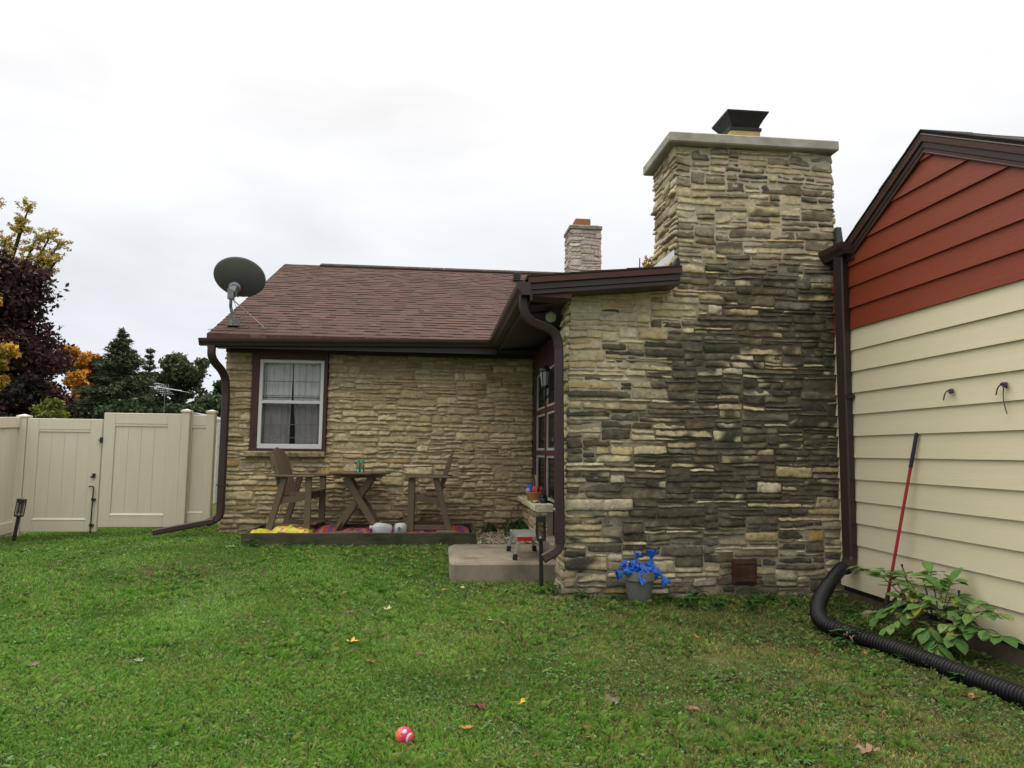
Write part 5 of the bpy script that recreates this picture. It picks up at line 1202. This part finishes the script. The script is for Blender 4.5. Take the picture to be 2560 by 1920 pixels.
# toy ball
bc = Vector((-.1155, 3.50, .058)); br_ = .0405
ball = thing('toy_ball', (bc.x, bc.y, bc.z-br_), 'small pink and orange rubber dog ball with pale blue patches on the grass', 'ball')
q = MB(); vs = []; cc = []; nn = 40
for j in range(nn+1):
    for i in range(nn*2):
        ph = math.pi*j/nn; th_ = math.pi*i/nn; dv = Vector((math.sin(ph)*math.cos(th_), math.sin(ph)*math.sin(th_), math.cos(ph)))
        rr_ = br_*(1+.022*math.sin(ph*34)*math.sin(th_*30*math.sin(ph)+.01)); vs.append(bc+dv*rr_)
        spots = (math.sin(ph*17)*math.sin(th_*15)) > .35 and dv.x < -.25
        cc.append((.75, .34, .06) if spots else mixc((.52, .025, .10), (.58, .08, .05), sst(-.1, -.8, dv.x)))
q.add(vs, [(j*nn*2+i, j*nn*2+(i+1) % (nn*2), (j+1)*nn*2+(i+1) % (nn*2), (j+1)*nn*2+i) for j in range(nn) for i in range(nn*2)], cc); q.build('ball_body', mat('rubber', rough=.5, attr=True, var=.05), ball, smooth=2)
def cap_patch(dv, ang, lift, col, nm, sx=1):
    dv = Vector(dv).normalized(); a = dv.orthogonal().normalized(); b_ = dv.cross(a); q = MB(); vs = [bc+dv*(br_*lift)]
    for r_ in (.4, .8, 1):
        for i in range(20):
            t = 2*math.pi*i/20; p = (dv+a*math.tan(ang*r_)*math.cos(t)*sx+b_*math.tan(ang*r_)*math.sin(t)).normalized(); vs.append(bc+p*br_*(lift if r_ < 1 else 1.0))
    q.add(vs, [(0, 1+i, 1+(i+1) % 20) for i in range(20)]+[(1+r_*20+i, 1+(r_+1)*20+i, 1+(r_+1)*20+(i+1) % 20, 1+r_*20+(i+1) % 20) for r_ in range(2) for i in range(20)]); q.build(nm, mat(nm+'_rubber', col, .5), ball, smooth=2)
cap_patch((.05, -.62, .72), R(14), 1.06, (.42, .58, .60), 'pale_patch', 1.2)
cap_patch((.75, -.66, -.08), R(37), 1.05, (.42, .58, .60), 'rim_patch')
cap_patch((.82, -.58, -.12), R(33), 1.14, (.52, .07, .12), 'mouth_patch')

# ------------------------------------------------------------------ trees
M_tleaf = mat('tree_leaf', rough=.6, attr=True, var=.0, spec=.2, transl=.22)
M_bark = mat('bark', (.045, .035, .028), .9, .3, 10, .6, 30)
def leaf_cloud(centres, radii, n, size, pal, seed, flat=.8, shell=.45):
    r = np.random.default_rng(seed); centres = np.array(centres); radii = np.array(radii)
    wgt = radii[:, 0]*radii[:, 1]+radii[:, 0]*radii[:, 2]; idx = r.choice(len(centres), n, p=wgt/wgt.sum())
    dv = r.normal(size=(n, 3)); dv /= np.linalg.norm(dv, axis=1)[:, None]; rad = r.uniform(shell, 1, n)**.6*(1+.18*r.normal(size=n))
    P_ = centres[idx]+dv*rad[:, None]*radii[idx]
    # clumping holes
    cl = vnoise(P_[:, 0]+P_[:, 1]*1.3, P_[:, 2], 2.6, seed)+.7*vnoise(P_[:, 0]-P_[:, 1], P_[:, 2]+P_[:, 1], 5.5, seed+1)
    k = cl > .56; P_ = P_[k]; idx = idx[k]; n = len(P_)
    a = r.normal(size=(n, 3)); a /= np.linalg.norm(a, axis=1)[:, None]; b_ = np.cross(a, r.normal(size=(n, 3))); b_ /= np.linalg.norm(b_, axis=1)[:, None]
    s_ = r.uniform(.6, 1.3, n)[:, None]*size
    V = np.stack([P_-a*s_, P_-b_*s_*.55, P_+a*s_, P_+b_*s_*.55], 1)
    pal = np.array(pal); cc = pal[r.integers(0, len(pal), n)]*r.uniform(.65, 1.3, (n, 1))*(.75+.5*((idx*37 % 11)/11))[:, None]
    return V.reshape(-1, 3), np.arange(n*4).reshape(n, 4), np.repeat(cc[:, None], 4, 1).reshape(-1, 3)
def tree(name, x, y, h, cr_, label, pal, seed, n=9000, size=.12, blobs=26, lowest=.15, shape=None, cat='tree', group=None, trunk_r=.18, limbs=9):
    rn = random.Random(seed); r_ = thing(name, (x, y, 0), label, cat, group); cs, rs_ = [], []
    for k in range(blobs):
        t = rn.uniform(lowest, .97); z = h*t; w_ = cr_*(math.sin(math.pi*min(1, (t-lowest)/(1-lowest)*.86+.14))**.65 if not shape else shape(t)); a = rn.uniform(0, 6.28); q_ = rn.uniform(.25, .85)*w_
        cs.append((x+math.cos(a)*q_, y+math.sin(a)*q_, z)); rr_ = rn.uniform(.22, .42)*cr_*(1-.35*t); rs_.append((rr_, rr_, rr_*.72))
    V, F_, C_ = leaf_cloud(cs, rs_, n, size, pal, seed); npmesh('crown', V, F_, C_, M_tleaf, r_)
    tk = MB(); tk.tube([(x, y, -.2), (x+.05, y, h*.3), (x-.05, y+.05, h*.6), (x, y, h*.92)], [trunk_r*1.2, trunk_r*.9, trunk_r*.5, .02], 10)
    for k in range(limbs):
        c_ = cs[rn.randrange(len(cs))]; z0 = max(h*.15, c_[2]-cr_*rn.uniform(.3, .7)); tk.tube(smooth_path([(x, y, z0), ((x+c_[0])/2, (y+c_[1])/2, z0+(c_[2]-z0)*.35), c_], 1), [trunk_r*.35]*2+[trunk_r*.22, trunk_r*.12][:2], 6) if False else tk.tube([(x, y, z0), ((x+c_[0])/2, (y+c_[1])/2, z0+(c_[2]-z0)*.4), c_], [trunk_r*.38, trunk_r*.2, .01], 6)
    tk.build('trunk', M_bark, r_, smooth=2); return r_
MAROON = [(.045, .016, .018), (.035, .014, .016), (.060, .022, .020), (.030, .018, .016), (.055, .030, .018)]
tree('maroon_maple', -13.2, 22.5, 7.0, 2.55, 'large dark maroon maple at the far left behind the fence', MAROON, 1, n=90000, size=.085, blobs=150, lowest=.05, shape=lambda t: 1.0 if t < .45 else (1-(t-.45)*.95))
YEL = [(.55, .40, .08), (.60, .46, .16), (.40, .36, .09), (.52, .34, .12), (.30, .30, .07)]
# yellow maple: sparse upswept branches above the maroon crown
ym = thing('yellow_maple', (-16, 27, 0), 'yellow leaved maple with sparse branches rising above the maroon tree', 'tree')
tk = MB(); tk.tube([(-16.3, 27, -.2), (-16, 27, 5)], [.3, .2], 10); cs, rs_ = [], []; rn = random.Random(12)
for (ex, ez) in ((-14.35, 9.7), (-14.6, 9.2), (-13.5, 8.75), (-13.2, 8.4), (-13.9, 8.5), (-13.15, 7.75), (-13.7, 7.8), (-15.6, 9.8), (-14.9, 8.4), (-14.3, 7.6)):
    p0 = Vector((-16, 27, 5)); p1 = Vector((ex, 26.3+rn.uniform(-.5, .5), ez)); md = p0*.4+p1*.6+Vector((0, 0, -.4)); pts = smooth_path([p0, md, p1], 2); tk.tube(pts, [.09*(1-i/len(pts))+.012 for i in range(len(pts))], 6)
    for i, p in enumerate(pts):
        if i > len(pts)*.3:
            for _ in range(4):
                e_ = p+Vector((rn.uniform(-.55, .55), rn.uniform(-.4, .4), rn.uniform(-.12, .45)))*(1.15-.6*i/len(pts)); tk.tube([p, e_], [.012, .004], 4)
                for t in (.35, .6, .8, 1): cs.append(tuple(p.lerp(e_, t)+Vector((rn.uniform(-.06, .06), 0, rn.uniform(-.06, .06))))); rs_.append((.10, .12, .08))
V, F_, C_ = leaf_cloud(cs, rs_, 17000, .045, YEL, 5, shell=.05); npmesh('crown', V, F_, C_, M_tleaf, ym); tk.build('trunk', M_bark, ym, smooth=2)
# golden foliage spilling in front of the maroon tree at the picture edge
tree('golden_tree', -11.25, 19.5, 5.35, .75, 'small golden leaved tree at the left picture edge in front of the maroon maple', [(.42, .22, .03), (.48, .30, .04), (.25, .24, .04)], 8, n=5000, size=.07, blobs=14, lowest=.55, trunk_r=.06)
tree('orange_maple', -14.15, 30, 5.5, 1.7, 'bright orange and yellow maple between the maroon maple and the spruce', [(.55, .20, .03), (.60, .32, .04), (.48, .14, .04), (.55, .38, .06)], 3, n=26000, size=.085, blobs=50, lowest=.05)
tree('copper_shrub', -11.3, 26, 4.35, 1.35, 'dark copper brown shrub left of the spruce', [(.060, .028, .020), (.045, .03, .018), (.08, .035, .022)], 14, n=24000, size=.075, blobs=44, lowest=.05, cat='shrub')
tree('lime_shrub', -10.1, 20.0, 2.55, .85, 'yellow green shrub behind the left gate leaf', [(.14, .17, .03), (.10, .13, .025), (.20, .20, .03)], 15, n=12000, size=.06, blobs=26, lowest=.05, cat='shrub')
def spruce(x, y, h, w_, label, seed, tiers=22, col=((.065, .098, .048), (.080, .115, .056), (.048, .072, .038)), n_per=420):
    r_ = thing('spruce_tree', (x, y, 0), label, 'tree', 'spruce trees behind the fence'); rn = random.Random(seed); r2 = np.random.default_rng(seed); P_, D_ = [], []
    tk = MB(); tk.tube([(x, y, -.2), (x, y, h)], [.16, .015], 8)
    for k in range(tiers):
        t = (k+.5)/tiers; z = h*(.06+.92*t); L0 = w_*(1-t)**1.05+.07; nb = 9 if t < .8 else 6
        for j in range(nb):
            a = rn.uniform(0, 6.28); L_ = L0*rn.uniform(.7, 1.15); e_ = Vector((x+math.cos(a)*L_, y+math.sin(a)*L_, z+L_*(.05 if t > .7 else -.12)+.10)); s0 = Vector((x, y, z)); mid = s0*.5+e_*.5+Vector((0, 0, -.08*L_))
            tk.tube([s0, mid, e_], [.025, .015, .005], 4)
            m_ = max(30, int(n_per*L_/w_*.45)); u = r2.random(m_)**.7; pp = np.array(s0)[None]*(1-u)[:, None]**2+2*np.array(mid)[None]*(u*(1-u))[:, None]+np.array(e_)[None]*(u**2)[:, None]
            sp = .30*L_*(1-u*.5)+.04; pp += r2.normal(size=(m_, 3))*np.c_[sp*.5, sp*.5, sp*.36]; P_.append(pp); D_.append(np.tile(np.array([math.cos(a), math.sin(a), -.25]), (m_, 1)))
    P_ = np.vstack(P_); D_ = np.vstack(D_)+r2.normal(size=P_.shape)*.5; D_ /= np.linalg.norm(D_, axis=1)[:, None]; n = len(P_); S_ = np.cross(D_, r2.normal(size=(n, 3))); S_ /= np.linalg.norm(S_, axis=1)[:, None]
    sz = r2.uniform(.05, .11, n)[:, None]; V = np.stack([P_-D_*sz, P_-S_*sz*.22, P_+D_*sz, P_+S_*sz*.22], 1)
    cc = np.array(col)[r2.integers(0, len(col), n)]*r2.uniform(.6, 1.4, (n, 1)); npmesh('crown', V.reshape(-1, 3), np.arange(n*4).reshape(n, 4), np.repeat(cc[:, None], 4, 1).reshape(-1, 3), M_tleaf, r_); tk.build('trunk', M_bark, r_)
    return r_
spruce(-10.0, 24, 5.2, 2.3, 'dark green spruce, taller and broader one of the pair', 4, n_per=1500, tiers=28)
spruce(-10.65, 28, 5.1, 1.1, 'smaller paler spruce behind the right side of the big spruce', 6, col=((.06, .08, .048), (.07, .09, .055)))
GRN = [(.062, .095, .040), (.050, .080, .036), (.082, .115, .048), (.038, .060, .028)]
tree('green_maple', -8.35, 25, 4.45, 1.35, 'dark green maple between the spruce and the house corner', GRN, 7, n=60000, size=.075, blobs=110, lowest=.05, shape=lambda t: 1.0 if t < .6 else 1-(t-.6)*1.5)
tree('green_maple', -6.95, 24.4, 3.6, .9, 'smaller dark green tree touching the house downspout in view', GRN, 17, n=26000, size=.065, blobs=50, lowest=.05)
tree('dark_hedge_tree', -13.0, 24.0, 3.5, 1.3, 'dense dark maroon brown bushes low between the maroon tree and orange maple', MAROON, 30, n=24000, size=.07, blobs=50, lowest=.03, cat='bush')
tree('dark_hedge_tree', -11.6, 21.5, 3.3, 1.5, 'dense dark green and maroon bushes just above the left gate leaf', [(.03, .028, .018), (.025, .03, .018), (.045, .022, .018)], 27, n=30000, size=.07, blobs=60, lowest=.03, cat='bush')
tree('dark_hedge_tree', -9.0, 22.0, 2.7, 1.3, 'dense dark evergreen bushes above the raised gate leaf', GRN, 28, n=30000, size=.07, blobs=60, lowest=.03, cat='bush')
tree('dark_hedge_tree', -6.9, 22.6, 2.9, 1.2, 'dense dark evergreen bushes behind the narrow fence infill', GRN, 29, n=30000, size=.07, blobs=60, lowest=.03, cat='bush')
tree('orange_treetop', 7.8, 27, 9.75, 1.7, 'orange tinted treetop peeking over the wing roof beside the chimney', [(.45, .25, .05), (.38, .26, .07), (.50, .30, .08), (.25, .2, .06)], 9, n=7000, size=.09, blobs=24, lowest=.5)
# distant garden shed roof and TV antenna
sh = thing('neighbour_shed', (-5.6, 18, 0), 'pale neighbouring shed roof peeking between the fence posts', 'shed')
q = MB(); q.prism([(-5.95, 2.02), (-5.62, 2.20), (-5.1, 2.05), (-5.1, 1.98), (-5.95, 1.98)], 1, 17.4, 19.0); q.build('roof', mat('shed_roof', (.26, .26, .25), .7), sh)
q = MB(); q.box(-5.9, -5.05, 17.5, 18.9, -.1, 1.98); q.build('wall', mat('shed_wall', (.55, .56, .56), .6), sh)
an = thing('tv_antenna', (-7.18, 20, 0), 'white TV aerial on a thin mast in front of the dark trees', 'antenna')
q = MB(); q.tube([(-7.18, 20, 0), (-7.18, 20, 2.95)], .011, 6); q.build('mast', mat('aerial_mast', (.12, .12, .12), .5), an)
q = MB(); q.tube([(-7.42, 20, 2.98), (-6.72, 19.9, 2.88)], .009, 5)
for k in range(7): t = k/6; c_ = Vector((-7.36+.6*t, 20, 2.97-.09*t)); l_ = .20-.07*t; q.tube([c_+Vector((-l_*1.1, 0, .022)), c_+Vector((l_*1.5, 0, -.035))], .0045, 4)
for k in range(6): c_ = Vector((-7.32+.02*k, 20, 3.06-.052*k)); q.tube([c_-Vector((.14-.01*k, 0, -.01)), c_+Vector((.12+.03*k, 0, -.01))], .004, 4)
for k in range(5): c_ = Vector((-7.34+.06*k, 20, 2.93)); q.tube([c_+Vector((0, 0, .13)), c_-Vector((.02, 0, .10))], .003, 4)
q.build('aerial_elements', mat('aerial_white', (.62, .64, .66), .4), an)
